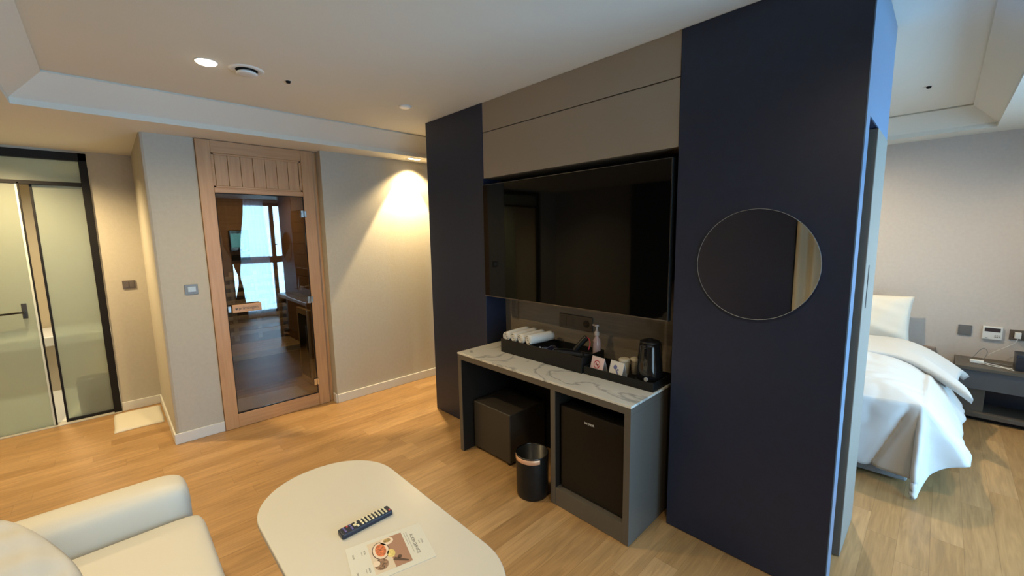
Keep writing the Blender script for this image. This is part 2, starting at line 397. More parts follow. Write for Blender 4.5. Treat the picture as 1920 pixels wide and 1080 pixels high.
# right wall with two windows
bm = bmesh.new()
WIN = [(-.45, 1.10), (1.58, 4.6)]
ys = [YK, WIN[0][0], WIN[0][1], WIN[1][0], WIN[1][1], YB]
for i in (0, 2, 4): bx(bm, XR, XR + .12, ys[i], ys[i + 1], 0, 2.4)
for a, b_ in WIN: bx(bm, XR, XR + .12, a, b_, 2.30, 2.4); bx(bm, XR, XR + .12, a, b_, 0, .06)
struct(obj('wall_right', bm, WALL))
for k, (a, b_) in enumerate(WIN):
    bm = bmesh.new()
    mull = (a, (a + b_) / 2, b_) if k == 0 else (a, 2.36, 3.1, 3.85, b_)
    for y in mull: bx(bm, XR + .03, XR + .09, max(a, y - .035), min(b_, y + .035), .06, 2.30)
    for z, zz in ((.06, .12), (1.09, 1.22), (2.24, 2.30)): bx(bm, XR + .035, XR + .085, a, b_, z, zz)
    wo = struct(obj('window_%d' % (k + 1), bm, P('dark_window_frame', (.03, .026, .024), .4)))
    bm = bmesh.new(); bx(bm, XR + .055, XR + .061, a + .01, b_ - .01, .1, 2.28); obj('pane', bm, GLASS, wo)
    bm = bmesh.new(); bx(bm, XR + .005, XR + .03, mull[1] - .015, mull[1] + .015, 1.42, 1.46); bx(bm, XR + .005, XR + .018, mull[1], mull[1] + .06, 1.45, 1.475); obj('window_handle', bm, BLACKS, wo, .004)
# baseboards
def bb(name, x0, x1, y0, y1):
    bm = bmesh.new(); bx(bm, x0, x1, y0, y1, 0, .085); o = obj(name, bm, TRIMW, None, .004); return struct(o)
bb('baseboard_left', XL, XL + .012, -.035, .25)
bb('baseboard_left', XL + .012, -4.06, .238, .25)
bb('baseboard_left', -4.06, -4.046, .238, .566)
bb('baseboard_left', -3.955, -3.941, 1.462, YB)
bb('baseboard_left', -4.03, -3.955, 1.45, 1.462)
bb('baseboard_front', -3.94, .14, YB - .014, YB)
bb('baseboard_back', XL, XR, YK, YK + .014)

# ------------------------------------------------------------------ bathroom front: black framed frosted glazing
FX = XL
bm = bmesh.new()
bx(bm, FX - .07, FX + .012, -.093, -.042, 0, 2.34); bx(bm, FX - .07, FX + .012, -1.75, -.042, 2.275, 2.34)
bx(bm, FX - .07, FX + .004, -1.75, -.093, 2.062, 2.092); bx(bm, FX - .07, FX + .012, -1.75, -1.70, 0, 2.34)
d1 = struct(obj('door_1', bm, FRAMEB, None, .002))
bm = bmesh.new(); bx(bm, FX - .04, FX - .032, -1.70, -.093, 2.092, 2.275); obj('transom_glass', bm, FROST, d1)
bm = bmesh.new(); bx(bm, FX - .045, FX - .037, -.385, -.093, .03, 2.062); obj('fixed_glass', bm, FROST, d1)
bm = bmesh.new(); bx(bm, FX - .05, FX - .03, -.40, -.385, .0, 2.062); bx(bm, FX - .06, FX - .02, -.40, -.093, .0, .03); obj('glass_edging', bm, FRAMEB, d1, .001)
bm = bmesh.new(); bx(bm, FX - .012, FX - .002, -1.10, -.462, .012, 2.075); dl = obj('sliding_leaf', bm, FROST, d1)
bm = bmesh.new(); bx(bm, FX - .014, FX, -.475, -.462, .012, 2.075); obj('edge_strip', bm, P('pale_glass_edge', (.55, .58, .52), .3), d1)
bm = bmesh.new(); bx(bm, FX - .018, FX + .004, -.462, -.452, .0, 2.075); obj('leaf_seal', bm, FRAMEB, d1)
bm = bmesh.new(); bx(bm, FX - .002, FX + .014, -.545, -.515, .965, 1.09); hl = obj('door_handle', bm, P('dark_steel', (.07, .065, .06), .35, metal=.6), d1, .003)
bm = bmesh.new(); tube(bm, smooth_path([(FX + .01, -.53, 1.02), (FX + .05, -.54, 1.02), (FX + .055, -.58, 1.02), (FX + .055, -.70, 1.015)]), .008, 10); obj('lever', bm, BLACKG, hl, smooth=True)
struct(box('trim_1', XL - .08, XL + .03, -1.75, -.04, 0, .008, P('stone_sill', (.45, .43, .38), .4), bev=.002))
# bathroom behind the glass
bm = bmesh.new()
bx(bm, -7.3, -7.2, -1.9, .45, 0, 2.4); bx(bm, -7.2, XL - .1, -1.9, -1.8, 0, 2.4); bx(bm, -7.2, XL - .35, .32, .45, 0, 2.4)
struct(obj('wall_left', bm, BATHW))
struct(box('trim_2', -7.2, XL - .08, -1.8, .32, 0, .006, P('white_floor_tile', (.72, .72, .68), .3), bev=0))
t = thing('bathtub', 'white bathtub seen through the gap between the frosted panels', 'bathtub', (-6.7, -.75, 0))
bm = bmesh.new(); bx(bm, -6.55, -6.5, -1.75, .3, 0.006, .50); obj('tub_apron', bm, P('beige_apron', (.50, .43, .32), .4), t)
bm = bmesh.new()
prism(bm, rrect(-7.19, -6.46, -1.75, .3, .05), .50, .60)
obj('rim', bm, TUB, t, .01)
t = thing('pedal_bin', 'dark bin showing blurred behind the right frosted panel', 'bin', (-5.44, -.20, 0))
bm = bmesh.new(); lathe(bm, [(.10, .006), (.115, .03), (.12, .30), (.115, .31)], -5.44, -.20); obj('bin_body', bm, P('dark_grey_bin', (.05, .05, .05), .4), t, smooth=True)
bm = bmesh.new(); lathe(bm, [(.12, .31), (.11, .335), (.04, .345)], -5.44, -.20); obj('bin_lid', bm, BLACKS, t, smooth=True)

# bath mat on the floor at the recess
def cloth_slab(x0, x1, y0, y1, z0, th, nx=24, ny=16, amp=.006, seed=0, rot=0):
    rd = random.Random(seed); ph = [rd.uniform(0, 6) for _ in range(6)]
    bm = bmesh.new(); G = []
    cx, cy = (x0 + x1) / 2, (y0 + y1) / 2
    for s in (0, 1):
        row = []
        for i in range(nx + 1):
            for j in range(ny + 1):
                u, vv = i / nx, j / ny
                x = x0 + (x1 - x0) * u + .003 * math.sin(7 * vv + ph[0]); y = y0 + (y1 - y0) * vv + .003 * math.sin(6 * u + ph[1])
                e = min(u, 1 - u, vv, 1 - vv)
                h = th * min(1, (e * 12) ** .5) if s else 0
                z = z0 + (h + amp * (math.sin(7 * u + 5 * vv + ph[2]) + math.sin(13 * vv - 4 * u + ph[3])) * min(1, e * 8) if s else 0)
                dx, dy = x - cx, y - cy
                row.append(bm.verts.new((cx + dx * math.cos(rot) - dy * math.sin(rot), cy + dx * math.sin(rot) + dy * math.cos(rot), z + (.0015 if s else 0))))
        G.append(row)
    id_ = lambda i, j: i * (ny + 1) + j
    for i in range(nx):
        for j in range(ny):
            bm.faces.new((G[1][id_(i, j)], G[1][id_(i + 1, j)], G[1][id_(i + 1, j + 1)], G[1][id_(i, j + 1)]))
            bm.faces.new((G[0][id_(i, j)], G[0][id_(i, j + 1)], G[0][id_(i + 1, j + 1)], G[0][id_(i + 1, j)]))
    brd = [(i, 0) for i in range(nx)] + [(nx, j) for j in range(ny)] + [(nx - i, ny) for i in range(nx)] + [(0, ny - j) for j in range(ny)]
    for k in range(len(brd)):
        a = id_(*brd[k]); b_ = id_(*brd[(k + 1) % len(brd)])
        bm.faces.new((G[0][a], G[0][b_], G[1][b_], G[1][a]))
    return bm
o = obj('bath_mat', cloth_slab(-5.17, -4.67, -.10, .225, .001, .016, amp=.0015, seed=3, rot=-.02), MATT, smooth=True)
tag(o, 'folded cream cotton bath mat on the wood floor before the bathroom', 'bath mat')

# switches
def plate(name, label, cx, cy, z, face, wd, ht, mat, parts, cat='switch'):
    """face: 'x' plate on a wall facing +X ; 'y-' wall facing -Y"""
    t = thing(name, label, cat, (cx, cy, z), local=True)
    def B(nm, u0, u1, z0, z1, d0, d1, mt, parent, bev=.0015):
        if face == 'x': return box(nm, d0, d1, u0, u1, z0, z1, mt, parent, bev, local=True)
        return box(nm, u0, u1, -d1, -d0, z0, z1, mt, parent, bev, local=True)
    pl = B('plate', -wd / 2, wd / 2, -ht / 2, ht / 2, 0, .008, mat, t)
    for (nm, u0, u1, z0, z1, dd, mt) in parts: B(nm, u0, u1, z0, z1, .0075, .0075 + dd, mt, t, .001)
    return t
plate('wall_switch', 'bronze square switch plate on the tan wall beside the black bathroom frame', XL, .124, 1.185, 'x', .09, .075, PLATE,
      [('rocker', -.036, -.002, -.026, .026, .004, PLATE), ('rocker', .002, .036, -.026, .026, .004, PLATE)])
plate('wall_switch', 'grey switch plate with a pale lit rocker on the pier left of the sauna', -4.06, .448, 1.205, 'x', .085, .078, PLATEG,
      [('rocker', -.022, .028, -.020, .020, .005, ROCKER)])

# ------------------------------------------------------------------ sauna
XS = -4.035
t = thing('sauna_cabin', 'built-in infrared sauna with an alder frame and bronze glass door', 'sauna', (XS, 1.0, 0))
y0, y1, gy0, gy1 = .568, 1.438, .663, 1.322
bm = bmesh.new(); bx(bm, XS - .06, XS, y0, gy0, 0.002, ZS - .004); bx(bm, XS - .06, XS, gy1, y1 - .02, 0.002, ZS - .004); obj('door_jamb', bm, CEDAR, t, .003)
bm = bmesh.new(); bx(bm, XS - .06, XS - .004, gy0, gy1, .002, .118); obj('sill', bm, CEDARY, t, .003)
bm = bmesh.new(); bx(bm, XS - .06, XS - .004, gy0, gy1, 2.262, ZS - .004); bx(bm, XS - .06, XS - .002, gy0, gy1, 1.955, 1.995); obj('head_rail', bm, CEDARY, t, .003)
bm = bmesh.new(); bx(bm, XS - .06, XS - .03, y1 - .02, 1.4615, 0.002, ZS - .004); obj('frame_return', bm, CEDAR, t, .001)
bm = bmesh.new(); nb = 7
for i in range(nb):
    a = gy0 + .02 + (gy1 - gy0 - .04) * i / nb; b_ = gy0 + .02 + (gy1 - gy0 - .04) * (i + 1) / nb
    bx(bm, XS - .035, XS - .016, a + .0012, b_ - .0012, 2.01, 2.25)
bx(bm, XS - .045, XS - .034, gy0, gy1, 1.99, 2.27)
obj('board_panel', bm, CEDAR, t, .0025)
bm = bmesh.new()
for (a, b_, c_, e_) in ((gy0, gy0 + .018, 1.995, 2.262), (gy1 - .018, gy1, 1.995, 2.262), (gy0, gy1, 1.995, 2.010), (gy0, gy1, 2.248, 2.262)): bx(bm, XS - .04, XS - .010, a, b_, c_, e_)
obj('panel_moulding', bm, CEDARY, t, .002)
# glass door
bm = bmesh.new(); bx(bm, XS - .018, XS - .010, gy0 + .006, gy1 - .006, .124, 1.948); 
bmesh.ops.rotate(bm, verts=bm.verts, cent=(XS - .014, gy1 - .006, 0), matrix=Matrix.Rotation(math.radians(-.73), 3, 'Z'))
gd = obj('glass_door', bm, SGLASS, t)
bm = bmesh.new()
for (a, b_, c_, e_) in ((gy0, gy0 + .006, .118, 1.955), (gy1 - .006, gy1, .118, 1.955), (gy0, gy1, .118, .124), (gy0, gy1, 1.948, 1.955)): bx(bm, XS - .02, XS - .008, a, b_, c_, e_)
obj('door_gasket', bm, FRAMEB, t)
for z in (1.80, 1.02, .235):
    bm = bmesh.new(); bx(bm, XS - .010, XS + .001, gy1 - .035, gy1 - .008, z - .032, z + .032); bx(bm, XS - .006, XS + .006, gy1 - .008, gy1 + .012, z - .03, z + .03); obj('hinge', bm, CHROME, t, .003)
bm = bmesh.new(); bx(bm, XS + .004, XS + .030, .695, .905, .985, 1.050); hd = obj('door_handle', bm, CEDARY, gd, .004)
text('lettering', 'primaugen', .034, INK, hd, frame_m((XS + .0305, .738, 1.008), (0, 1, 0), (0, 0, 1)))
bm = bmesh.new(); a = [bm.verts.new(p) for p in ((XS + .0308, .712, 1.022), (XS + .0308, .734, 1.022), (XS + .0308, .723, 1.003))]; bm.faces.new(a); obj('logo_mark', bm, INK, hd)
bm = bmesh.new(); bx(bm, XS - .012, XS + .008, .668, .69, .99, 1.04); obj('handle_mount', bm, STEEL, gd, .002)
# interior
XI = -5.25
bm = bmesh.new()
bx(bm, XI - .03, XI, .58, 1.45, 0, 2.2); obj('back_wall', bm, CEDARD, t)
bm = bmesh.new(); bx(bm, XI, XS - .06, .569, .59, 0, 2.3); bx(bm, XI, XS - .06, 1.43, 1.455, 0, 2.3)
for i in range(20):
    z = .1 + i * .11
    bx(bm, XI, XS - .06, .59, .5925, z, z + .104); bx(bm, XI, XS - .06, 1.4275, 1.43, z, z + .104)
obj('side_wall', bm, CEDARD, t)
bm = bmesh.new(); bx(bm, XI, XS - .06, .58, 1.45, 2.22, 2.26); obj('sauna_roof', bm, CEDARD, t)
bm = bmesh.new()
for i in range(12): bx(bm, XI + i * .096, XI + i * .096 + .091, .592, 1.427, .045, .06)
obj('sauna_floor', bm, BENCHW, t)
bm = bmesh.new()
for i in range(5): bx(bm, XI + .02 + i * .1, XI + .02 + i * .1 + .092, .594, 1.426, .44, .462)
bx(bm, XI + .505, XI + .53, .594, 1.426, .40, .462); obj('bench', bm, BENCHW, t, .003)
bm = bmesh.new(); bx(bm, XI + .40, XI + .42, .60, 1.42, .07, .40); obj('bench_heater', bm, P('black_mesh', (.02, .022, .028), .5), t)
bm = bmesh.new()
for i in range(8):
    z = .56 + i * .085; bx(bm, XI + .05, XI + .07, .60, 1.42, z, z + .042)
for y in (.70, .92, 1.14, 1.36): bx(bm, XI + .03, XI + .05, y - .02, y + .02, .5, 1.24)
obj('backrest', bm, BENCHW, t, .002)
bm = bmesh.new()
for i in range(8):
    z = .56 + i * .085
bx(bm, XI + .001, XI + .01, .66, .86, .52, 1.24); obj('backrest_heater', bm, BLACKM, t)
bm = bmesh.new(); bx(bm, -4.76, -4.38, 1.395, 1.427, .08, .86); hp = obj('heater_frame', bm, BENCHW, t, .004)
bm = bmesh.new(); bx(bm, -4.70, -4.46, 1.389, 1.396, .14, .80); obj('heater_panel', bm, BLACKM, hp, .002)
bm = bmesh.new(); bx(bm, XI, XI + .03, .94, 1.12, 1.46, 1.68); cp = obj('control_panel', bm, BLACKG, t, .008)
bm = bmesh.new(); bx(bm, XI + .030, XI + .032, .955, 1.06, 1.50, 1.645); obj('screen', bm, SCR, cp)
bm = bmesh.new(); bx(bm, XI, XI + .02, .95, 1.12, 1.36, 1.42); obj('speaker_grille', bm, BLACKM, t, .003)
o = obj('bath_mat', cloth_slab(-4.56, -4.13, .65, 1.30, .0605, .02, amp=.004, seed=9), P('sage_towel', (.75, .74, .64), .95, bump=.6, bscale=250), smooth=True)
tag(o, 'pale folded towel mat on the sauna floor behind the glass door', 'bath mat')

# ------------------------------------------------------------------ partition
XA, XB = -2.41, -.937
pt = bpy.data.objects.new('wall_center', None); C.objects.link(pt); pt.location = (-1.7, 2.4, 0); WO[pt.name] = Vector(pt.location); struct(pt)
bm = bmesh.new(); bx(bm, XE0, -.56, YP0 + .012, YP1, 0, ZC - .001); bx(bm, -.56, XE1 - .004, YP0 + .30, YP1, 2.02, ZC - .001); obj('core', bm, NAVY, pt)
bm = bmesh.new(); bx(bm, XE0, XA, YT, YP0 + .012, 0.004, ZC - .001); obj('navy_panel', bm, NAVY, pt, .0015)
bm = bmesh.new(); bx(bm, XB, XE1 - .004, YT, 2.145, .004, ZC - .001); bx(bm, XB, -.56, 2.145, YP0 + .012, .004, ZC - .001)
bx(bm, -.56, XE1 - .004, 2.145, YP0 + .30, 2.015, ZC - .001)
obj('navy_panel', bm, NAVY, pt, .0015)
bm = bmesh.new(); bx(bm, XE1 - .004, XE1, YT, 2.145, .004, ZC - .001); bx(bm, XE1 - .004, XE1, 2.145, YP1, 2.015, ZC - .001); obj('daylit_end_panel', bm, P('navy_daylit_blue', (.10, .185, .30), .35), pt)  # blue window light on the navy end is put into this colour
bm = bmesh.new(); bx(bm, XA, XB - .004, YT + .006, YT + .03, 2.0, 2.322); bx(bm, XA, XB - .004, YT + .006, YT + .03, 2.328, ZC - .001); bx(bm, XA, XB - .004, YT + .03, YP0 + .012, 2.0, ZC - .001); obj('taupe_panel', bm, TANP, pt, .001)
bm = bmesh.new(); bx(bm, XA + .16, XB, YP0 - .01, YP0 + .012, .76, 1.30); bx(bm, XA, XB, YP0, YP0 + .012, 0, 2.0); obj('niche_back', bm, TANW, pt)
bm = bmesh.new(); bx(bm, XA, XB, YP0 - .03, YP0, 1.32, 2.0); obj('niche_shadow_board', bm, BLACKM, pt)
# pocket with the dark sliding leaf, grey leaf beside it
bm = bmesh.new(); bx(bm, -.60, -.29, 2.16, 2.19, .01, 2.01); bx(bm, -.60, -.285, 2.20, 2.42, .01, 2.01)
dd = struct(obj('door_2', bm, P('dark_door', (.012, .010, .010), .8, spec=.1), None, .002))
bm = bmesh.new(); bx(bm, -.287, -.280, 2.22, 2.31, .90, 1.10); obj('door_handle', bm, BLACKG, dd, .003)
d3 = struct(box('door_3', -.56, XE1 + .003, 2.41, 2.795, .004, 2.012, GREYP, bev=.003))
bm = bmesh.new(); bx(bm, XE1 - .004, XE1 + .005, 2.50, 2.515, 1.22, 1.42); obj('door_handle', bm, BLACKS, d3, .001)

# ------------------------------------------------------------------ television
t = thing('television', 'large black flat television mounted in the taupe niche', 'television', (-1.68, 2.03, 1.54))
XT0, XT1, ZT0, ZT1 = -2.400, -.957, 1.128, 1.952
bm = bmesh.new(); bx(bm, XT0, XT1, 2.042, 2.075, ZT0, ZT1); bx(bm, XT0 + .3, XT1 - .3, 2.075, 2.12, ZT0 + .1, ZT1 - .2); obj('housing', bm, BLACKS, t, .004)
bm = bmesh.new()
nx_ = 60
for i in range(nx_):
    pass
bx(bm, XT0 + .004, XT1 - .004, 2.038, 2.042, ZT0 + .006, ZT1 - .004); obj('screen', bm, P('black_screen', (.002, .002, .002), .035, spec=.22), t)
bm = bmesh.new(); bx(bm, XT1 - .004, XT1 - .0015, 2.037, 2.045, ZT0, ZT1); bx(bm, XT0, XT1, 2.0375, 2.045, ZT1 - .004, ZT1 - .002); bx(bm, XT0, XT1, 2.0375, 2.045, ZT0, ZT0 + .006); obj('bezel', bm, P('dark_metal_bezel', (.18, .17, .17), .3, metal=1), t)
bm = bmesh.new(); bx(bm, -1.72, -1.66, 2.036, 2.0385, ZT0 + .0005, ZT0 + .005); obj('brand_plate', bm, STEEL, t)
bm = bmesh.new(); bx(bm, -1.9, -1.5, 2.12, YP0 - .031, 1.35, 1.75); obj('wall_bracket', bm, BLACKM, t)

# ------------------------------------------------------------------ round mirror
t = thing('round_mirror', 'round frameless wall mirror on the navy panel', 'mirror', (-.575, YT, 1.437))
def disc_y(bm, cx, cz, rad, y0, y1, n=96):
    a = [bm.verts.new((cx + rad * math.cos(2 * PI * i / n), y0, cz + rad * math.sin(2 * PI * i / n))) for i in range(n)]
    b_ = [bm.verts.new((cx + rad * math.cos(2 * PI * i / n), y1, cz + rad * math.sin(2 * PI * i / n))) for i in range(n)]
    bm.faces.new(a); bm.faces.new(b_)
    for i in range(n): bm.faces.new((a[i], a[(i + 1) % n], b_[(i + 1) % n], b_[i]))
bm = bmesh.new(); disc_y(bm, -.575, 1.437, .2425, 2.040, 2.046); obj('mirror_glass', bm, MIRROR, t)
bm = bmesh.new(); n = 96
for rr, yy in (): pass
pts = []
def ringy(rad0, rad1, ya, yb, cx=-.575, cz=1.437):
    qs = [[bm.verts.new((cx + R_ * math.cos(2 * PI * i / n), Y_, cz + R_ * math.sin(2 * PI * i / n))) for i in range(n)] for R_, Y_ in ((rad0, ya), (rad1, ya), (rad1, yb), (rad0, yb))]
    for k in range(4):
        for i in range(n): bm.faces.new((qs[k][i], qs[k][(i + 1) % n], qs[(k + 1) % 4][(i + 1) % n], qs[(k + 1) % 4][i]))
ringy(.2425, .2445, 2.0395, 2.047); obj('polished_edge', bm, P('polished_edge', (.5, .52, .56), .2, metal=.6), t)
bm = bmesh.new(); disc_y(bm, -.575, 1.437, .17, 2.046, YT); obj('backing', bm, BLACKM, t)

# ------------------------------------------------------------------ desk
DX0, DX1, DY0, DY1 = -2.388, -.993, 1.752, 2.245
t = thing('vanity_desk', 'grey open vanity desk with a marble top under the television', 'desk', (-1.69, 2.0, 0))
bm = bmesh.new(); bx(bm, DX0 - .002, DX1 + .002, DY0 - .002, DY1, .737, .75); obj('marble_top', bm, MARBLE, t, .0015)
bm = bmesh.new(); bx(bm, DX0, DX1, DY0, DY1, .700, .737); obj('apron', bm, DESKG, t, .001)
for a, b_ in ((DX0, DX0 + .036), (DX1 - .036, DX1)):
    bm = bmesh.new(); bx(bm, a, b_, DY0, DY1, 0.002, .700); obj('side_panel', bm, DESKG, t, .001)
bm = bmesh.new(); bx(bm, -1.508, -1.474, DY0, DY1 - .02, 0.002, .700); obj('divider', bm, DESKG, t, .001)
bm = bmesh.new(); bx(bm, -1.474, DX1 - .036, DY0 + .002, DY1 - .02, 0.002, .108); obj('plinth', bm, DESKG, t, .001)
bm = bmesh.new(); bx(bm, DX0 + .036, DX1 - .036, DY1 - .02, DY1 - .006, 0.002, .70); obj('back_panel', bm, DARKIN, t)
bm = bmesh.new(); bx(bm, DX0 + .0362, DX0 + .038, DY0 + .004, DY1 - .021, .004, .699); obj('inner_shade_sheet', bm, P('bay_shade_dark', (.018, .016, .014), .6, spec=.2), t)  # thin sheet added; its dark colour stands for shade inside the bay
bm = bmesh.new(); bx(bm, -1.4738, -1.472, DY0 + .004, DY1 - .021, .11, .699); obj('inner_shade_sheet', bm, P('bay_shade_dark', (.018, .016, .014), .6, spec=.2), t)  # same painted shade on the divider's inner face

t = thing('mini_fridge', 'black mini fridge in the right bay of the desk', 'fridge', (-1.26, 1.95, .108))
bm = bmesh.new(); bx(bm, -1.452, -1.048, 1.825, 2.20, .1095, .61); obj('body', bm, BLACKS, t, .005)
bm = bmesh.new(); bx(bm, -1.456, -1.044, 1.782, 1.822, .118, .613); dr = obj('door', bm, P('fridge_black', (.007, .006, .005), .35, spec=.3), t, .005)
text('lettering', 'WINIA', .020, P('pale_lettering', (.6, .6, .58), .4), dr, frame_m((-1.290, 1.7815, .553), (1, 0, 0), (0, 0, 1)), space=1.1)
bm = bmesh.new(); bx(bm, -1.075, -1.055, 1.792, 1.82, .613, .617); obj('door_latch', bm, BLACKG, dr)

t = thing('cube_stool', 'dark brown upholstered cube stool tucked under the desk', 'stool', (-2.13, 2.0, 0))
bm = bmesh.new(); bx(bm, -2.335, -1.945, 1.84, 2.20, .022, .375); obj('upholstery', bm, P('brown_leatherette', (.034, .028, .022), .5, bump=.2, bscale=300), t, .008, seg=3)
for a in (-2.30, -1.98):
    for b_ in (1.87, 2.17):
        bm = bmesh.new(); lathe(bm, [(.018, .001), (.02, .022)], a, b_, 16); obj('foot', bm, BLACKS, t)

bcx, bcy = -1.650, 1.745
t = thing('waste_bin', 'black open waste bin with a rose gold band', 'waste bin', (bcx, bcy, 0))
bm = bmesh.new(); lathe(bm, [(.0, .012), (.093, .012), (.095, .265), (.0985, .265), (.0985, .27), (.1, .265), (.097, .02), (.095, .004), (0, .004)], bcx, bcy, 48, False, False); obj('bin_body', bm, P('bin_black', (.009, .009, .009), .35, spec=.3), t, smooth=True)
bm = bmesh.new(); lathe(bm, [(.1005, .236), (.1015, .237), (.1015, .262), (.1005, .263)], bcx, bcy, 40, a0=math.radians(214), a1=math.radians(340)); obj('metal_band', bm, COPPER, t, smooth=True)
bm = bmesh.new(); pts = [(bcx + .0985 * math.cos(a * PI / 24), bcy + .0985 * math.sin(a * PI / 24), .27) for a in range(49)]; tube(bm, pts, .0022, 6, False); obj('rim', bm, CHROME if False else P('dark_chrome', (.2, .2, .2), .15, metal=1), t, smooth=True)

# power strip on the niche wall
t = thing('socket_panel', 'wide bronze socket and switch plate on the niche wall above the desk', 'socket', (-1.70, YP0 - .01, .99))
bm = bmesh.new(); bx(bm, -1.84, -1.565, YP0 - .020, YP0 - .01, .94, 1.035); pl = obj('plate', bm, P('dim_bronze', (.075, .060, .045), .4, metal=.2), t, .002)
for x, w_ in ((-1.805, .05), (-1.745, .05)):
    bm = bmesh.new(); bx(bm, x - w_ / 2, x + w_ / 2, YP0 - .023, YP0 - .019, .955, 1.02); obj('rocker', bm, P('dim_bronze', (.1, .1, .1)), t, .001)
bm = bmesh.new(); disc_y(bm, -1.61, .988, .024, YP0 - .0225, YP0 - .019, 32); so = obj('socket', bm, BLACKS, t)
bm = bmesh.new()
for dx in (-.008, .008): disc_y(bm, -1.61 + dx, .988, .003, YP0 - .0235, YP0 - .022, 12)
obj('socket_hole', bm, BLACKG, so)

# ------------------------------------------------------------------ trays and what stands on them
ZD = .7505
def tray(name, label, x0, x1, y0, y1, h, th=.006):
    t = thing(name, label, 'tray', ((x0 + x1) / 2, (y0 + y1) / 2, ZD))
    bm = bmesh.new(); bx(bm, x0, x1, y0, y1, ZD, ZD + .008); obj('base', bm, BLACKS, t)
    bm = bmesh.new()
    for q in ((x0, x1, y0, y0 + th), (x0, x1, y1 - th, y1), (x0, x0 + th, y0 + th, y1 - th), (x1 - th, x1, y0 + th, y1 - th)): bx(bm, *q, ZD + .008, ZD + h)
    obj('rim', bm, BLACKS, t, .0015); return t
tray('amenity_box', 'long black open box of towels and hair dryer on the desk', -2.165, -1.452, 1.975, 2.215, .098)
tray('serving_tray', 'low black tray of kettle and cups at the right end of the desk', -1.446, -1.000, 1.985, 2.215, .048)
# towels
def towel_mesh(L_, rad):
    bm = bmesh.new(); n = 40; turns = 2.6
    # spiral cross-section extruded along y
    prof = []
    N_ = 90
    for i in range(N_ + 1):
        a = turns * 2 * PI * i / N_; rr = .004 + (rad - .004) * (i / N_); prof.append((rr * math.cos(a), rr * math.sin(a)))
    th = .0045; inner = []; outer = []
    for i, (x, z) in enumerate(prof):
        rr = math.hypot(x, z) or 1e-6; outer.append((x + x / rr * th, z + z / rr * th)); inner.append((x, z))
    rings = []
    for k in range(9):
        y = -L_ / 2 + L_ * k / 8; sc = 1 - .05 * abs(k - 4) / 4
        rings.append(([bm.verts.new((a * sc, y + .0012 * math.sin(i * .12), b_ * sc)) for i, (a, b_) in enumerate(outer)], [bm.verts.new((a * sc, y + .0012 * math.sin(i * .12), b_ * sc)) for i, (a, b_) in enumerate(inner)]))
    for (o1, i1), (o2, i2) in zip(rings[:-1], rings[1:]):
        for i in range(N_): bm.faces.new((o1[i], o1[i + 1], o2[i + 1], o2[i])); bm.faces.new((i1[i], i2[i], i2[i + 1], i1[i + 1]))
        bm.faces.new((o1[N_], i1[N_], i2[N_], o2[N_]))
    for rg in (rings[0], rings[-1]):
        for i in range(N_): bm.faces.new((rg[0][i], rg[1][i], rg[1][i + 1], rg[0][i + 1]))
    return bm
tw = obj('rolled_towel', towel_mesh(.205, .0345), TOWEL, None, smooth=True, local=True)
labels = ['white rolled towel in the black box, farthest left of the four', 'white rolled towel in the black box, second from the left',
          'white rolled towel in the black box, third from the left', 'white rolled towel in the black box, rightmost with a pale blue side']
for i, x in enumerate((-2.112, -2.040, -1.968, -1.890)):
    o = tw if i == 0 else tw.copy()
    if i: C.objects.link(o)
    o.location = (x, 2.090, ZD + .120 + (.004 if i == 3 else 0)); o.rotation_euler = (.06, .35 * i, -.10 if i < 3 else -.16)
    tag(o, labels[i], 'towel', 'rolled towels in the black box')
t = bpy.data.objects['amenity_box']
bm = bmesh.new(); bx(bm, -2.158, -1.84, 1.982, 2.208, ZD + .0085, ZD + .078); obj('liner', bm, BLACKM, t, .004)
# hair dryer
t = thing('hair_dryer', 'black hair dryer lying in the box with its handle sticking up', 'hair dryer', (-1.58, 2.10, ZD + .01))
bm = bmesh.new(); pr = [(-.10, .030), (-.09, .036), (-.03, .040), (.03, .038), (.08, .028), (.13, .024), (.15, .026)]
ps = [Vector((-1.62, 2.06, ZD + .065)) + Vector((math.cos(.5), math.sin(.5), 0)) * p[0] for p in pr]; tube(bm, ps, [p[1] for p in pr], 24); obj('barrel', bm, BLACKG, t, smooth=True)
bm = bmesh.new(); tube(bm, smooth_path([(-1.60, 2.08, ZD + .070), (-1.575, 2.10, ZD + .115), (-1.55, 2.12, ZD + .155), (-1.53, 2.135, ZD + .18)]), .019, 16); hnd = obj('handle', bm, BLACKS, t, smooth=True)
bm = bmesh.new(); tube(bm, smooth_path([(-1.53, 2.135, ZD + .18), (-1.50, 2.12, ZD + .175), (-1.48, 2.10, ZD + .150), (-1.478, 2.08, ZD + .12)]), .0035, 8); obj('cord', bm, REDI, t, smooth=True)
t2 = obj('cable', (lambda b: (tube(b, smooth_path([(-1.75, 2.03, ZD + .06), (-1.70, 2.00, ZD + .085), (-1.62, 1.995, ZD + .09), (-1.55, 2.0, ZD + .095), (-1.49, 2.02, ZD + .09), (-1.50, 2.07, ZD + .08), (-1.56, 2.10, ZD + .09), (-1.65, 2.12, ZD + .07)]), .004, 8), b)[1])(bmesh.new()), BLACKS, t, smooth=True)
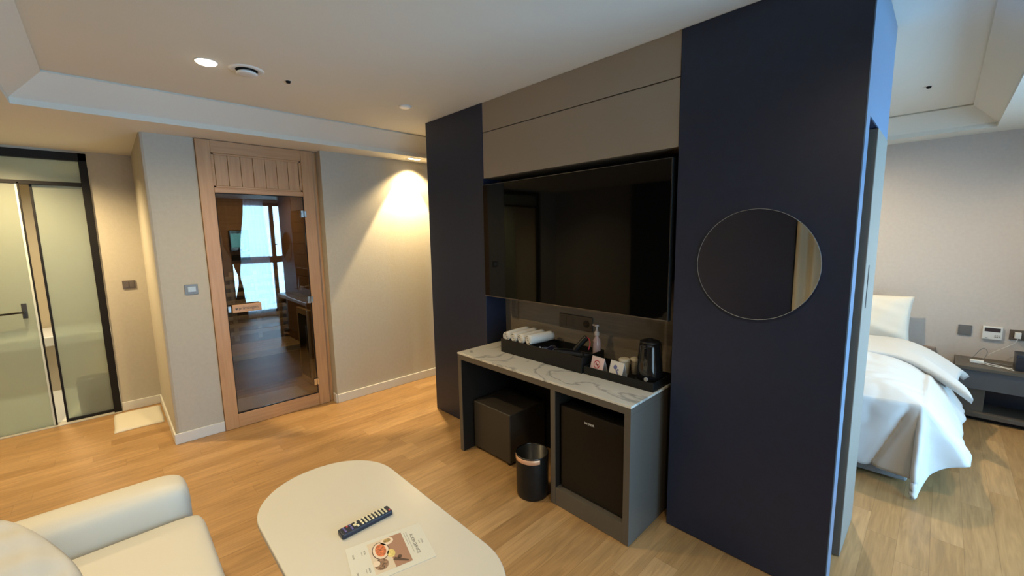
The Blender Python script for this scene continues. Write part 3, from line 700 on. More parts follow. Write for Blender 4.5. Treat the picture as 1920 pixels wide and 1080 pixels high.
# pouch
t = thing('toiletry_pouch', 'shiny navy pouch beside the rightmost towel in the black box', 'pouch', (-1.78, 2.08, ZD + .01))
bm = bmesh.new(); bmesh.ops.create_uvsphere(bm, u_segments=24, v_segments=14, radius=1)
for v in bm.verts:
    v.co = Vector((-1.795 + v.co.x * .050, 2.08 + v.co.y * .088, ZD + .050 + v.co.z * .036 * (1 + .15 * math.sin(5 * v.co.x + 3 * v.co.y))))
obj('pouch_body', bm, P('navy_gloss', (.012, .014, .04), .2, coat=.4), t, smooth=True)
for q in ((-1.815, 2.02), (-1.785, 2.015)):
    bm = bmesh.new(); bmesh.ops.create_uvsphere(bm, u_segments=12, v_segments=8, radius=.007, matrix=Matrix.Translation((q[0], q[1] - .012, ZD + .088))); obj('snap_button', bm, CHROME, t, smooth=True)
# spray bottle
t = thing('lotion_bottle', 'pinkish clear pump bottle at the back corner of the black box', 'bottle', (-1.418, 2.17, ZD + .01))
bcx2, bcy2, bz = -1.438 + .0, 2.180, ZD + .0085
bcx2 = -1.541
bm = bmesh.new(); lathe(bm, [(.022, bz), (.026, bz + .006), (.027, bz + .13), (.024, bz + .155), (.012, bz + .175), (.012, bz + .185)], bcx2 + .055, bcy2 + .0, 32); obj('bottle_body', bm, BOTT, t, smooth=True)
bm = bmesh.new(); lathe(bm, [(.016, bz + .185), (.016, bz + .205), (.008, bz + .215), (.006, bz + .24), (.014, bz + .242), (.014, bz + .255)], bcx2 + .055, bcy2, 24); bx(bm, bcx2 + .025, bcx2 + .055, bcy2 - .005, bcy2 + .005, bz + .244, bz + .254); obj('pump_head', bm, P('clear_cap', (.45, .38, .36), .2), t, smooth=False)
# tent cards
def tent(name, label, cx, cy, z, wd, ht, mat, kind, rz):
    t = thing(name, label, 'sign', (cx, cy, z), rz, local=True)
    dp = .030
    def slab(bm, s):
        a = [(-wd / 2, -dp * s, .0), (wd / 2, -dp * s, .0), (wd / 2, 0, ht), (-wd / 2, 0, ht)]
        q = [bm.verts.new(p) for p in a] + [bm.verts.new((p[0], p[1] + .002 * s, p[2])) for p in a]
        for ff in ((0, 1, 2, 3), (7, 6, 5, 4), (0, 4, 5, 1), (1, 5, 6, 2), (2, 6, 7, 3), (3, 7, 4, 0)): bm.faces.new([q[i] for i in ff])
    bm = bmesh.new(); slab(bm, 1); fp = obj('front_leaf', bm, mat, t, local=True)
    bm = bmesh.new(); slab(bm, -1); obj('rear_leaf', bm, CARD, t, local=True)
    WO[fp.name] = Vector((0, 0, 0))
    ux = Vector((1, 0, 0)); uy = Vector((0, dp, ht)).normalized(); nn = ux.cross(uy)
    def at(u, v): return Vector((u, -dp, 0)) + uy * v + nn * .0006
    def poly(nm, pts, mt):
        bm = bmesh.new(); bm.faces.new([bm.verts.new(at(*p)) for p in pts]); return obj(nm, bm, mt, t, local=True)
    hs = math.hypot(dp, ht)
    if kind == 'smoke':
        bm = bmesh.new(); n = 32; ro, ri = .024, .0195; c0 = (-.002, hs * .56)
        A = [bm.verts.new(at(c0[0] + ro * math.cos(2 * PI * i / n), c0[1] + ro * math.sin(2 * PI * i / n))) for i in range(n)]
        B = [bm.verts.new(at(c0[0] + ri * math.cos(2 * PI * i / n), c0[1] + ri * math.sin(2 * PI * i / n))) for i in range(n)]
        for i in range(n): bm.faces.new((A[i], A[(i + 1) % n], B[(i + 1) % n], B[i]))
        q = .0145; s = .002
        bm.faces.new([bm.verts.new(at(c0[0] + a, c0[1] + b_)) for a, b_ in ((-q - s, q - s), (-q + s, q + s), (q + s, -q + s), (q - s, -q - s))])
        obj('prohibition_ring', bm, REDI, t, local=True)
        poly('cigarette_mark', [(c0[0] - .013, c0[1] - .003), (c0[0] + .014, c0[1] - .003), (c0[0] + .014, c0[1] + .002), (c0[0] - .013, c0[1] + .002)], INK)
        text('lettering', 'NO SMOKING', .011, REDI, t, frame_m(at(0, hs * .06), ux, uy), .0001, 'CENTER')
    else:
        bm = bmesh.new(); c0 = (-.008, hs * .66)
        bm.faces.new([bm.verts.new(at(c0[0] + .013 * math.cos(2 * PI * i / 24), c0[1] + .013 * math.sin(2 * PI * i / 24))) for i in range(24)])
        bm.faces.new([bm.verts.new(at(a, b_)) for a, b_ in ((-.004, hs * .52), (.004, hs * .40), (.020, hs * .26), (.024, hs * .30), (.012, hs * .44), (.004, hs * .56))])
        bm.faces.new([bm.verts.new(at(.013 + .006 * math.cos(2 * PI * i / 16), hs * .55 + .006 * math.sin(2 * PI * i / 16))) for i in range(16)])
        obj('water_mark', bm, BLUEK, t, local=True)
        text('lettering', 'WATER', .013, BLUEK, t, frame_m(at(0, hs * .07), ux, uy), .0001, 'CENTER')
    return t
tent('tent_card', 'pinkish no smoking tent card with a red ring, left one on the tray', -1.372, 2.035, ZD + .0085, .094, .098, PINKP, 'smoke', -.12)
tent('tent_card', 'white tent card with a blue emblem, right of the no smoking card', -1.243, 2.035, ZD + .0085, .094, .098, CARD, 'water', -.12)
# cups
t = thing('lidded_cup', 'small beige cup with a pale lid, the front one beside the white tent card', 'cup', (-1.250, 2.120, ZD + .0085), group='beige cups by the kettle', local=True)
bm = bmesh.new(); lathe(bm, [(.024, 0), (.026, .003), (.031, .080), (.030, .082)], 0, 0, 32); obj('cup_body', bm, CUPM, t, smooth=True, local=True)
bm = bmesh.new(); lathe(bm, [(.033, .080), (.034, .084), (.033, .092), (.028, .096)], 0, 0, 32); obj('lid', bm, CUPL, t, local=True)
dup(t, (-1.205, 2.172, ZD + .0085), label='small beige cup with a pale lid, the rear one nearer the kettle', group='beige cups by the kettle')
# kettle
t = thing('electric_kettle', 'glossy black electric kettle at the right end of the tray', 'kettle', (-1.085, 2.105, ZD + .0085))
kx, ky, kz = -1.085, 2.105, ZD + .0085
bm = bmesh.new(); lathe(bm, [(.072, kz), (.076, kz + .004), (.076, kz + .016), (.070, kz + .02)], kx, ky, 40); obj('power_base', bm, BLACKS, t, smooth=False)
bm = bmesh.new(); lathe(bm, [(.068, kz + .0205), (.072, kz + .026), (.0725, kz + .05), (.066, kz + .13), (.058, kz + .205), (.055, kz + .222)], kx, ky, 48); obj('body', bm, BLACKG, t, smooth=True)
bm = bmesh.new(); lathe(bm, [(.055, kz + .222), (.054, kz + .232), (.040, kz + .238), (.016, kz + .240), (.013, kz + .248), (.004, kz + .250)], kx, ky, 40); obj('lid', bm, BLACKS, t, smooth=True)
bm = bmesh.new(); tube(bm, smooth_path([(kx + .005, ky + .052, kz + .215), (kx + .012, ky + .085, kz + .205), (kx + .014, ky + .095, kz + .15), (kx + .012, ky + .09, kz + .09), (kx + .008, ky + .062, kz + .06)]), .011, 12); obj('handle', bm, BLACKS, t, smooth=True)
bm = bmesh.new(); bx(bm, kx - .012, kx + .012, ky - .066, ky - .05, kz + .20, kz + .222); obj('spout', bm, BLACKG, t, .005)
bm = bmesh.new(); disc_y(bm, kx + .018, kz + .035, .011, ky - .0755, ky - .066, 24); obj('switch', bm, P('grey_knob', (.4, .4, .4), .4), t)

# ------------------------------------------------------------------ coffee table
t = thing('coffee_table', 'white rounded coffee table between the sofa and the desk', 'table', (-1.36, .635, 0))
bm = bmesh.new()
# broad superellipse-like ends
tx0, tx1, ty0, ty1 = -2.145, -.84, .335, .93
prism(bm, rrect(tx0, tx1, ty0, ty1, .285, 24), .394, .42); obj('tabletop', bm, WHITET, t, .005, seg=3)
for a in (tx0 + .27, tx1 - .27):
    for b_ in (ty0 + .13, ty1 - .13):
        bm = bmesh.new(); tube(bm, [(a, b_, .003), (a, b_, .394)], [.012, .018], 16); obj('leg', bm, BLACKS, t, smooth=True)
bm = bmesh.new(); bx(bm, tx0 + .26, tx1 - .26, ty0 + .12, ty0 + .14, .36, .394); bx(bm, tx0 + .26, tx1 - .26, ty1 - .14, ty1 - .12, .36, .394); obj('underframe', bm, BLACKS, t, .002)
# remote
t = thing('remote_control', 'slim dark tv remote control with ivory keys on the white table', 'remote control', (-1.556, .652, .4205), .0, local=True)
bm = bmesh.new(); bx(bm, -.0245, .0245, -.107, .107, 0, .021); obj('casing', bm, P('remote_casing', (.012, .018, .035), .35), t, .006, local=True, seg=3)
bm = bmesh.new()
def key(bm, x, y, wx, wy, h=.0035): bx(bm, x - wx / 2, x + wx / 2, y - wy / 2, y + wy / 2, .0205, .0205 + h)
keys = []
for rI in range(8):
    yy = .082 - rI * .0145
    for cI in range(3):
        keys.append((-.014 + cI * .014, yy, .0105, .0072))
nk = 0
for (x, y, a, b_) in keys:
    bm2 = bmesh.new(); key(bm2, x, y, a, b_); obj('key', bm2, IVK, t, .001, local=True)
for (x, y, a, b_) in ((-.012, -.038, .012, .008), (.012, -.038, .012, .008), (0, -.046, .014, .012)):
    bm2 = bmesh.new(); key(bm2, x, y, a, b_); obj('key', bm2, IVK, t, .001, local=True)
for (x, y) in ((-.012, -.062), (.004, -.062), (.014, -.062), (-.012, -.088), (.0, -.088), (.012, -.088)):
    bm2 = bmesh.new(); key(bm2, x, y, .008, .007); obj('key', bm2, PURK, t, .001, local=True)
for (x, y) in ((-.013, -.074), (.013, .097)):
    bm2 = bmesh.new(); key(bm2, x, y, .01, .007); obj('key', bm2, REDK, t, .001, local=True)
bm.free()
# menu card (local: x = reading direction, y = up the page)
ang = math.atan2(-.243, .970)
t = thing('menu_card', 'room service menu sheet with a food picture on the white table', 'menu', (-1.342, .645, .4205), ang, local=True)
MW, MH = .210, .285
bm = bmesh.new(); bx(bm, -MW / 2, MW / 2, -MH / 2, MH / 2, 0, .0012); obj('sheet', bm, PAPER, t, local=True)
def flat(nm, pts, mt, z=.0014, parent=None):
    bm = bmesh.new(); bm.faces.new([bm.verts.new((x, y, z)) for x, y in pts]); return obj(nm, bm, mt, parent or t, local=True)
def ell(cx, cy, a, b_, rot=0, n=32):
    return [(cx + a * math.cos(2 * PI * i / n) * math.cos(rot) - b_ * math.sin(2 * PI * i / n) * math.sin(rot), cy + a * math.cos(2 * PI * i / n) * math.sin(rot) + b_ * math.sin(2 * PI * i / n) * math.cos(rot)) for i in range(n)]
# picture block spans x -.085..+.079 , y -.065..+.065
pic = flat('picture', [(-.086, -.068), (.080, -.068), (.080, .062), (-.086, .062)], P('picture_ground', (.52, .45, .36), .5))
flat('picture_field', [(-.086, 0.002), (.080, 0.002), (.080, .062), (-.086, .062)], P('picture_brown', (.29, .165, .115), .5), .0016, pic)
flat('plate_image', ell(-.028, -.028, .047, .031), P('picture_dark', (.07, .04, .03), .5), .0017, pic)
flat('plate_image', ell(-.028, -.028, .043, .028), P('picture_cream', (.62, .52, .42), .5), .0018, pic)
flat('dish_image', ell(-.030, -.028, .034, .019), P('picture_orange', (.48, .13, .05), .5, var=.6, vscale=120), .0019, pic)
flat('plate_image', ell(-.066, .003, .02, .024), P('picture_cream', (.6, .5, .4)), .0018, pic)
flat('dish_image', ell(-.070, .004, .011, .014), P('picture_olive', (.28, .20, .08), .5, var=.5, vscale=120), .0019, pic)
flat('dish_image', ell(.004, .003, .022, .014), P('picture_yellow', (.55, .45, .16), .5, var=.3, vscale=150), .0018, pic)
flat('dish_image', ell(.040, -.040, .028, .024), P('picture_mottle', (.20, .12, .08), .5, var=.8, vscale=160), .0018, pic)
flat('dish_image', ell(.030, -.055, .014, .012), P('picture_cream', (.6, .5, .4)), .0019, pic)
flat('bottle_image', [(.030, .010), (.068, .052), (.074, .048), (.042, .000)], P('picture_dark', (.07, .04, .03)), .0018, pic)
flat('glass_image', ell(.036, .026, .009, .008), P('picture_dark', (.07, .04, .03)), .0018, pic)
I4 = Matrix.Identity(4)
def mtext(body, size, x, y, mt=INK, al='LEFT'):
    text('lettering', body, size, mt, t, Matrix.Translation((x, y, .0013)), .0001, al)
mtext('ROOM SERVICE', .0165, .0, .088, INK, 'CENTER')
mtext('HOTEL', .008, .0, .118, INK, 'CENTER')
mtext('MENU', .006, .0, .108, INK, 'CENTER')
GREYI = P('grey_ink', (.25, .25, .23), .7)
mtext('All day dining and late night snacks served to your room', .0052, -.078, .078, GREYI)
mtext('Please call the front desk to order', .0052, -.078, .070, GREYI)
mtext('PIZZA', .008, -.060, -.085); mtext('PASTA', .008, .035, -.085)
mtext('Margherita', .005, -.060, -.094, GREYI); mtext('Bolognese', .005, .035, -.094, GREYI)
mtext('SALAD', .008, -.060, -.125); mtext('DRINK', .008, .035, -.125)

# ------------------------------------------------------------------ sofa
def soft_box(x0, x1, y0, y1, z0, z1, rad, puff=.0, n=(14, 14, 6)):
    """rounded box by projecting a subdivided box on a rounded one; puff domes the top"""
    bm = bmesh.new()
    bmesh.ops.create_cube(bm, size=2); bmesh.ops.subdivide_edges(bm, edges=bm.edges[:], cuts=11, use_grid_fill=True)
    hx, hy, hz = (x1 - x0) / 2, (y1 - y0) / 2, (z1 - z0) / 2; c = Vector(((x0 + x1) / 2, (y0 + y1) / 2, (z0 + z1) / 2))
    for v in bm.verts:
        def wp(t_): s_ = 1 if t_ >= 0 else -1; return s_ * (1 - (1 - abs(t_)) ** 1.6)
        p = Vector((wp(v.co.x) * hx, wp(v.co.y) * hy, wp(v.co.z) * hz))
        q = Vector((max(-hx + rad, min(hx - rad, p.x)), max(-hy + rad, min(hy - rad, p.y)), max(-hz + rad, min(hz - rad, p.z))))
        dd_ = p - q
        if dd_.length > 1e-9: p = q + dd_.normalized() * rad
        if p.z > 0: p.z += puff * (1 - (p.x / hx) ** 2) * (1 - (p.y / hy) ** 2)
        v.co = p + c
    return bm
t = thing('sofa', 'cream upholstered sofa with rounded arms facing the television', 'sofa', (-1.5, -.3, 0))
obj('armrest', soft_box(-2.345, -2.135, -.70, .158, .06, .572, .075, .006), SOFA, t, smooth=True, sub=1)
obj('armrest', soft_box(-.86, -.65, -.70, .158, .06, .572, .075, .006), SOFA, t, smooth=True, sub=1)
obj('seat_cushion', soft_box(-2.137, -1.50, -.66, .188, .26, .452, .055, .012), SOFA, t, smooth=True, sub=1)
obj('seat_cushion', soft_box(-1.498, -.862, -.66, .188, .26, .452, .055, .012), SOFA, t, smooth=True, sub=1)
obj('sofa_base', soft_box(-2.14, -.86, -.70, .165, .06, .30, .03), SOFA, t, smooth=True, sub=1)
obj('backrest', soft_box(-2.34, -.655, -.93, -.68, .06, .62, .08, .0), SOFA, t, smooth=True, sub=1)
for a in (-2.27, -.73):
    for b_ in (-.86, .09):
        bm = bmesh.new(); tube(bm, [(a, b_, .003), (a, b_, .07)], .02, 16); obj('foot', bm, BLACKS, t)
def cushion(wd, ht, th, wr=.004, seed=1, n=28, ex=2.6, rnd=0):
    rd = random.Random(seed); ph = [rd.uniform(0, 6) for _ in range(8)]
    bm = bmesh.new(); L_ = []
    for s in (1, -1):
        g = []
        for i in range(n + 1):
            for j in range(n + 1):
                u, v_ = 2 * i / n - 1, 2 * j / n - 1
                pin = 1 - .06 * (1 - u * u) * 0 
                x = wd / 2 * u * (1 - .05 * (1 - v_ * v_) * abs(u) ** 3); y = ht / 2 * v_ * (1 - .05 * (1 - u * u) * abs(v_) ** 3)
                sh = 1 - rnd * (u * v_) ** 2; x *= sh; y *= sh
                h = th / 2 * ((1 - abs(u) ** ex) * (1 - abs(v_) ** ex)) ** .55
                e = min(1, 4 * (1 - max(abs(u), abs(v_))))
                h += wr * e * (math.sin(6 * u + 9 * v_ + ph[0]) + math.sin(11 * u - 4 * v_ + ph[1]) + .6 * math.sin(15 * v_ + 7 * u + ph[2]))
                g.append(bm.verts.new((x, y, s * h)))
        L_.append(g)
    for s, g in enumerate(L_):
        for i in range(n):
            for j in range(n):
                q = [g[i * (n + 1) + j], g[(i + 1) * (n + 1) + j], g[(i + 1) * (n + 1) + j + 1], g[i * (n + 1) + j + 1]]
                bm.faces.new(q if s == 0 else q[::-1])
    bmesh.ops.remove_doubles(bm, verts=bm.verts, dist=.0005)
    return bm
o = obj('throw_pillow', cushion(.48, .48, .14, .006, 4, rnd=.16), PILLOWC, None, smooth=True, local=True)
o.location = (-1.855, -.425, .588); o.rotation_euler = (math.radians(6), math.radians(20), math.radians(30))
tag(o, 'crumpled pale grey cushion leaning in the sofa corner', 'cushion')

# ------------------------------------------------------------------ bedroom
BX0, BX1, BY0, BY1 = -1.45, -.03, 3.41, 5.33
t = thing('bed', 'white double bed with a grey fabric base behind the navy partition', 'bed', (-.7, 4.4, 0))
bm = bmesh.new(); bx(bm, BX0 + .01, BX1 - .01, BY0 + .008, BY1, .02, .27); obj('bed_base', bm, BEDG, t, .012)
obj('mattress', soft_box(BX0, BX1 - .01, BY0 + .02, BY1, .272, .50, .05), LINEN, t, smooth=True, sub=1)
bm = bmesh.new(); bx(bm, BX0 - .1, BX1 + .06, BY1 + .002, YB - .002, .02, .50); obj('headboard', bm, P('taupe_headboard', (.24, .19, .16), .7), t, .01)
# duvet: grid in cloth space, polar drape at the corner
from mathutils import noise as mnoise
def rr_0(a, b_): return math.hypot(max(a, 0), max(b_, 0))
def duvet():
    bm = bmesh.new(); zt = .525; xe, yf = BX1 + .015, BY0 - .025
    nx, ny = 90, 96; xs0 = BX0 + .25; oa, ob = .33, .485; y_top = 4.72
    La = (xe - xs0) + oa; Lb = (y_top - yf) + ob; g = []
    for i in range(nx + 1):
        for j in range(ny + 1):
            s = La * i / nx; q = Lb * j / ny          # s from left to right hem, q from top to the foot hem
            a = s - (xe - xs0); b_ = q - (y_top - yf)
            puff = .022 * math.sin(3.1 * s + 1) * math.sin(2.3 * q + .4) + .010 * math.sin(7 * s + 4 * q)
            ra = .06
            if a <= 0 and b_ <= 0:
                x, y = xs0 + s, y_top - q
                e1 = max(0, 1 + a / .22); e2 = max(0, 1 + b_ / .22)
                z = zt + puff + .05 - .065 * max(e1, e2) ** 2
            else:
                A, B = max(a, 0), max(b_, 0); rr = math.hypot(A, B); ph = math.atan2(B, A)
                k_ = (rr / .5) ** 1.1
                w_ = 1 - min(1, max(0, ph / 1.02)); w_ = w_ * w_ * (3 - 2 * w_)
                fx = .045 + .24 * k_ * w_ + (.010 * math.sin((y_top - q) * 7.5 + 1.0) * min(1, rr / .15) if b_ <= 0 else 0) - .03 * (1 - w_)
                fy = .012 + (.015 + .13 * math.exp(-((ph - 1.0) / .35) ** 2)) * k_ + .018 * math.sin(s * 11.0) * min(1, rr / .15)
                if b_ > 0:
                    ln = (a + .03 + .16 * (b_ / .46)) / .022
                    fy -= .042 * math.exp(-ln * ln) * min(1, b_ / .12)
                z = zt - .015 - max(0, rr - .03) * .93 + puff * max(0, 1 - rr * 6)
                z = max(z, .012 + .02 * (.5 + .5 * math.sin(rr * 30)))
                bx_ = xe if a > 0 else xs0 + s; by_ = yf if b_ > 0 else y_top - q
                ez = 1 - math.exp(-rr * 14)
                x = bx_ + fx * math.cos(ph) * ez; y = by_ - fy * math.sin(ph) * ez
            nz_ = mnoise.noise(Vector((s * 3.2, q * 2.2, 0))) * .020 + abs(mnoise.noise(Vector((s * 6 + q * 3, q * 5 - s * 2, 3)))) * .020
            if a > 0 or b_ > 0: x += nz_ * math.cos(ph) * min(1, rr / .1); y -= nz_ * math.sin(ph) * min(1, rr / .1) * (b_ > 0)
            z += nz_ * (1 if rr_0(a, b_) < .05 else .25)
            g.append(bm.verts.new((x, y, z)))
    for i in range(nx):
        for j in range(ny):
            bm.faces.new((g[i * (ny + 1) + j], g[(i + 1) * (ny + 1) + j], g[(i + 1) * (ny + 1) + j + 1], g[i * (ny + 1) + j + 1]))
    return bm
dv = obj('duvet', duvet(), LINEN, None, smooth=True)
so_ = dv.modifiers.new('thick', 'SOLIDIFY'); so_.thickness = .028; so_.offset = 0
tag(dv, 'fluffy white duvet hanging off the bed with a corner near the floor', 'duvet')
# turned-back top of the duvet
def fold():
    bm = bmesh.new(); nx, ny = 60, 26; g = []
    x0, x1 = BX0 + .25, BX1
    Ls = (x1 - x0) + .26
    for i in range(nx + 1):
        for j in range(ny + 1):
            s = Ls * i / nx; v_ = j / ny
            a = s - (x1 - x0)
            yf, yt = 4.36, 4.99
            y = yf + (yt - yf) * v_
            z = .600 + .030 * math.sin(PI * v_) ** .5 + .006 * math.sin(5 * s + 3 * v_)
            x = x0 + s
            if a > -.22:
                k = (a + .22) / .48
                x = x1 - .22 + .44 * k + .07 * k ** 3 * (2 * v_ - 1) ** 2 - .03 * k ** 3
                z -= .19 * k ** 1.9
                y -= (.17 + .05 * (1 - v_)) * k ** 1.6 - .0
                z += .03 * k * math.sin(3 * PI * v_)
            g.append(bm.verts.new((x, y, z)))
    for i in range(nx):
        for j in range(ny):
            bm.faces.new((g[i * (ny + 1) + j], g[(i + 1) * (ny + 1) + j], g[(i + 1) * (ny + 1) + j + 1], g[i * (ny + 1) + j + 1]))
    return bm
fo = obj('turned_back_edge', fold(), LINEN, dv, smooth=True)
so_ = fo.modifiers.new('thick', 'SOLIDIFY'); so_.thickness = .05; so_.offset = -1
# pillow
o = obj('pillow', cushion(.72, .46, .17, .003, 11), P('pillow_white', (.72, .68, .60), .9), None, smooth=True, local=True)
o.location = (-.50, 5.17, .745); o.rotation_euler = (math.radians(72), 0, 0)
tag(o, 'plump white pillow propped against the bedroom wall', 'pillow')

# nightstand console
t = thing('bedside_console', 'long grey bedside console with an open lower shelf', 'nightstand', (.75, 5.15, 0))
NX0, NX1, NY0 = .15, XR - .01, 4.97
bm = bmesh.new(); bx(bm, NX0, NX1, NY0, YB - .001, .425, .452); obj('top_board', bm, DESKG, t, .002)
bm = bmesh.new(); bx(bm, NX0, NX1, NY0 + .012, YB - .03, .27, .425); obj('drawer_front', bm, P('slate_laminate', (.075, .078, .085), .45), t, .002)
bm = bmesh.new(); bx(bm, NX0, NX1, NY0 + .01, YB - .03, .035, .07); obj('bottom_board', bm, DESKG, t, .002)
bm = bmesh.new(); bx(bm, NX0, .335, NY0 + .06, YB - .03, .07, .27); obj('side_block', bm, DESKG, t, .002)
bm = bmesh.new(); bx(bm, .335, NX1, YB - .06, YB - .03, .07, .27); obj('back_panel', bm, NAVYF, t)
bm = bmesh.new(); bx(bm, NX0 + .02, NX1, NY0 + .05, YB - .03, .002, .035); obj('plinth', bm, DARKIN, t)
plate('wall_switch', 'grey blank switch plate left of the thermostat on the bedroom wall', .194, YB, .683, 'y', .083, .090, PLATEG,
      [('rocker', -.033, .033, -.034, .034, .004, PLATEG)])
t = thing('thermostat', 'white wall thermostat with a dark display above the bedside console', 'thermostat', (.353, YB, .681), local=True)
box('case', -.057, .057, -.018, 0, -.056, .056, WHITEP, t, .004, local=True)
box('display', -.045, .045, -.0195, -.0175, .012, .044, P('lcd_dark', (.05, .04, .05), .2), t, .001, local=True)
for q in range(6): box('button', .018 + .012 * (q % 3) - .004, .018 + .012 * (q % 3) + .004, -.0205, -.0175, -.030 + .013 * (q // 3) - .003, -.030 + .013 * (q // 3) + .003, GREYP, t, .001, local=True)
box('logo_mark', -.036, -.022, -.0195, -.0175, -.046, -.041, INK, t, 0, local=True)
t = plate('wall_socket', 'bronze double socket plate at the right edge of the bedroom wall', .515, YB, .685, 'y', .135, .085, PLATE,
      [('socket', -.045, -.005, -.022, .022, .003, BLACKS), ('socket', .018, .058, -.022, .022, .003, BLACKS)], 'socket')
t = thing('phone_charger', 'white plug charger in the left socket of the bronze plate', 'charger', (.492, YB - .0115, .685), local=True)
box('charger_body', -.018, .018, -.033, 0, -.026, .026, WHITEP, t, .004, local=True)
bm = bmesh.new(); tube(bm, smooth_path([(0, -.03, -.024), (-.01, -.035, -.06), (-.05, -.03, -.10), (-.13, -.05, -.165), (-.15, -.075, -.185)]), .002, 6); obj('charging_cable', bm, WHITEP, t, local=True, smooth=True)
t = thing('power_adapter', 'small white multi socket adapter lying on the bedside console', 'adapter', (.29, 5.10, .4525))
bm = bmesh.new(); bx(bm, .235, .315, 5.12, 5.16, .4525, .478); obj('adapter_body', bm, WHITEP, t, .004)
for k, (p1, m1, rr) in enumerate((([(.31, 5.14, .465), (.37, 5.12, .460), (.43, 5.09, .456), (.455, 5.08, .4565), (.466, 5.075, .4565)], WHITEP, .0032), ([(.30, 5.125, .463), (.35, 5.09, .4565), (.42, 5.07, .4565), (.45, 5.04, .4565), (.468, 5.03, .4565)], WHITEP, .003), ([(.315, 5.155, .465), (.33, 5.20, .458), (.42, 5.2, .4565), (.45, 5.19, .4565), (.468, 5.185, .4565)], P('grey_cable', (.2, .2, .2), .5), .003))):
    bm = bmesh.new(); tube(bm, smooth_path(p1), rr, 6); obj('cable', bm, m1, t, smooth=True)
bm = bmesh.new(); tube(bm, smooth_path([(.24, 5.16, .458), (.23, 5.24, .458), (.26, 5.28, .475), (.29, 5.29, .53), (.315, 5.29, .555), (.335, 5.28, .53), (.32, 5.25, .475), (.29, 5.2, .458)]), .0028, 6); obj('cable', bm, P('grey_cable', (.2, .2, .2)), t, smooth=True)
t = thing('storage_box', 'dark navy box on the bedside console at the right edge of the photo', 'box', (.59, 5.12, .4525))
bm = bmesh.new(); bx(bm, .475, .72, 5.05, 5.21, .4525, .555); obj('box_body', bm, NAVYF, t, .003)
bm = bmesh.new(); bx(bm, .473, .722, 5.048, 5.212, .5555, .582); obj('lid', bm, NAVYF, t, .003)

# ------------------------------------------------------------------ ceiling fixtures
def can_light(name, label, loc, on, group='downlights'):
    t = thing(name, label, 'ceiling light', loc, group=group, local=True)
    bm = bmesh.new(); lathe(bm, [(.048, 0), (.052, -.003), (.055, -.002), (.055, .0)], 0, 0, 40, False, False); obj('trim_ring', bm, WHITEP, t, smooth=True, local=True)
    bm = bmesh.new(); lathe(bm, [(.0475, -.002), (.044, -.008), (.030, -.013), (.012, -.014)], 0, 0, 32); obj('diffuser', bm, LEDM if on else P('opal_diffuser', (.88, .87, .84), .4), t, smooth=True, local=True)
    return t
can_light('downlight', 'glowing round downlight in the ceiling left of the round air vent', (-2.84, .49, ZC), True)
t = can_light('downlight', 'unlit round downlight in the ceiling near the navy partition', (-2.849, 1.69, ZC), False)
t = thing('twin_spotlight', 'lit twin spotlight in the lowered ceiling above the bright corridor wall', 'ceiling light', (-3.80, 2.33, ZS), local=True)
bm = bmesh.new(); bx(bm, -.05, .05, -.075, .075, -.003, 0); obj('trim_plate', bm, WHITEP, t, .001, local=True)
for s in (-.036, .036):
    bm = bmesh.new(); lathe(bm, [(.030, -.0032), (.022, -.005), (.008, -.006)], 0, s, 28); obj('lamp_lens', bm, LEDM, t, local=True)
t = thing('ceiling_vent', 'round white air vent in the ceiling right of the glowing downlight', 'vent', (-2.825, .675, ZC), local=True)
bm = bmesh.new(); lathe(bm, [(.055, -.002), (.060, -.006), (.075, -.008), (.085, -.004), (.088, 0)], 0, 0, 48, False, False); obj('outer_ring', bm, WHITEP, t, smooth=True, local=True)
bm = bmesh.new(); lathe(bm, [(.056, -.0015), (.056, -.0025)], 0, 0, 40); obj('vent_throat', bm, BLACKM, t, local=True)
bm = bmesh.new(); lathe(bm, [(.03, -.003), (.05, -.016), (.054, -.022), (.045, -.027), (.02, -.029)], 0, 0, 48); obj('center_disc', bm, WHITEP, t, smooth=True, local=True)
def sprinkler(label, loc):
    t = thing('sprinkler', label, 'sprinkler', loc, group='ceiling sprinklers', local=True)
    bm = bmesh.new(); lathe(bm, [(.016, 0), (.020, -.002), (.022, 0)], 0, 0, 28, False, False); obj('cover_ring', bm, WHITEP, t, local=True)
    bm = bmesh.new(); lathe(bm, [(.014, -.001), (.011, -.012), (.004, -.014)], 0, 0, 20); obj('sprinkler_head', bm, BLACKM, t, local=True)
sprinkler('small sprinkler head in the living room ceiling beside the round vent', (-2.855, .90, ZC))
sprinkler('small sprinkler head in the bedroom ceiling above the bed', (-.153, 4.117, ZC))

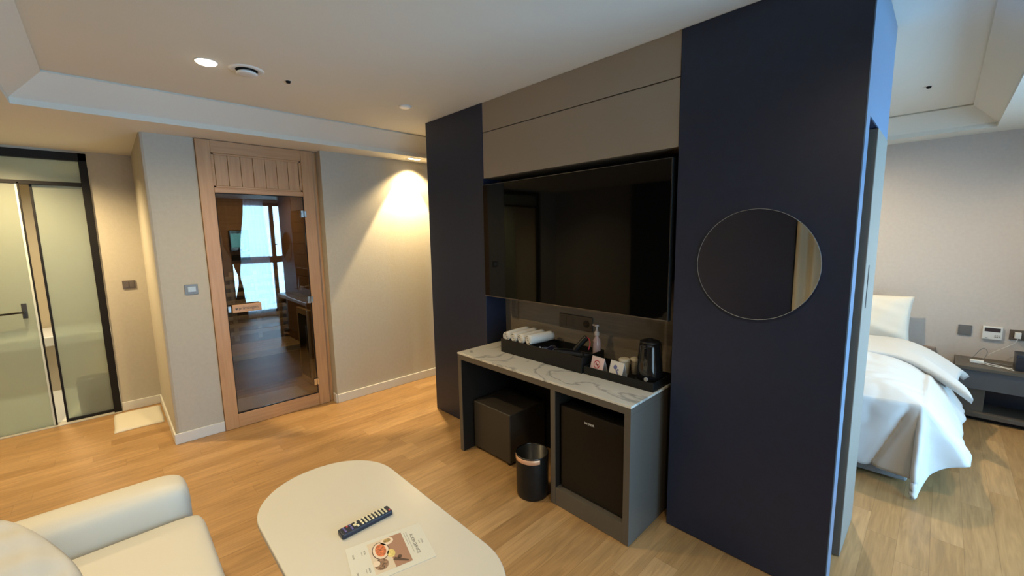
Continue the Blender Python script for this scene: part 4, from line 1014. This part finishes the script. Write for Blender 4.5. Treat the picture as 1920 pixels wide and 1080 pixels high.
# ------------------------------------------------------------------ curtains (seen in reflections)
def wavy(x, y0, y1, z0, z1, amp, pitch, waist=None, along='y'):
    bm = bmesh.new(); n = int((y1 - y0) / pitch * 10); g = []; nz = 24
    for k in range(nz + 1):
        z = z0 + (z1 - z0) * k / nz
        for i in range(n + 1):
            u = i / n; y = y0 + (y1 - y0) * u; a = amp * math.sin(2 * PI * (y1 - y0) * u / pitch)
            if waist:
                side, zw, wd = waist; sc = 1 - (1 - wd) * math.exp(-((z - zw) / .45) ** 2)
                y = (y0 if side == 'lo' else y1) + (y - (y0 if side == 'lo' else y1)) * sc
            g.append(bm.verts.new((x + a, y, z) if along == 'y' else (y, x + a, z)))
    for k in range(nz):
        for i in range(n): bm.faces.new((g[k * (n + 1) + i], g[k * (n + 1) + i + 1], g[(k + 1) * (n + 1) + i + 1], g[(k + 1) * (n + 1) + i]))
    return bm
def drape(x, lo, hi, z0, z1, amp, folds, nz=40, n=70):
    bm = bmesh.new(); g = []
    def ip(t_, z):
        for (za, va), (zb, vb) in zip(t_[:-1], t_[1:]):
            if za <= z <= zb:
                k = (z - za) / (zb - za); k = k * k * (3 - 2 * k); return va + (vb - va) * k
        return t_[-1][1]
    for k in range(nz + 1):
        z = z0 + (z1 - z0) * k / nz; a_, b_ = ip(lo, z), ip(hi, z)
        for i in range(n + 1):
            u = i / n; g.append(bm.verts.new((x + amp * math.sin(2 * PI * folds * u), a_ + (b_ - a_) * u, z)))
    for k in range(nz):
        for i in range(n): bm.faces.new((g[k * (n + 1) + i], g[k * (n + 1) + i + 1], g[(k + 1) * (n + 1) + i + 1], g[(k + 1) * (n + 1) + i]))
    return bm
tag(obj('sheer_curtain', drape(1.46, [(.02, 1.66), (2.35, 1.66)], [(.02, 2.27), (1.2, 2.24), (2.35, 2.20)], .02, 2.35, .016, 9), SHEER, smooth=True), 'white sheer curtain over the bedroom side window, seen in the sauna glass', 'curtain')
tag(obj('dark_drape', drape(1.40, [(.02, 1.50), (.84, 1.66), (1.08, 1.60), (1.5, 1.46), (2.35, 1.36)], [(.02, 1.77), (.55, 1.73), (.86, 1.69), (1.25, 1.73), (2.35, 1.85)], .02, 2.35, .022, 5), DRAPE, smooth=True), 'dark tied-back drape beside the sheer curtain, seen in the sauna glass', 'curtain')
tag(obj('beige_curtain', wavy(YK + .08, -1.28, 1.2, .02, 2.35, .028, .16, along='x'), BEIGEC, smooth=True), 'beige pleated curtain on the wall behind the camera, seen in the round mirror', 'curtain')
struct(box('trim_3', -3.6, -1.30, YK, YK + .05, 0, 2.35, NAVY, bev=.002))
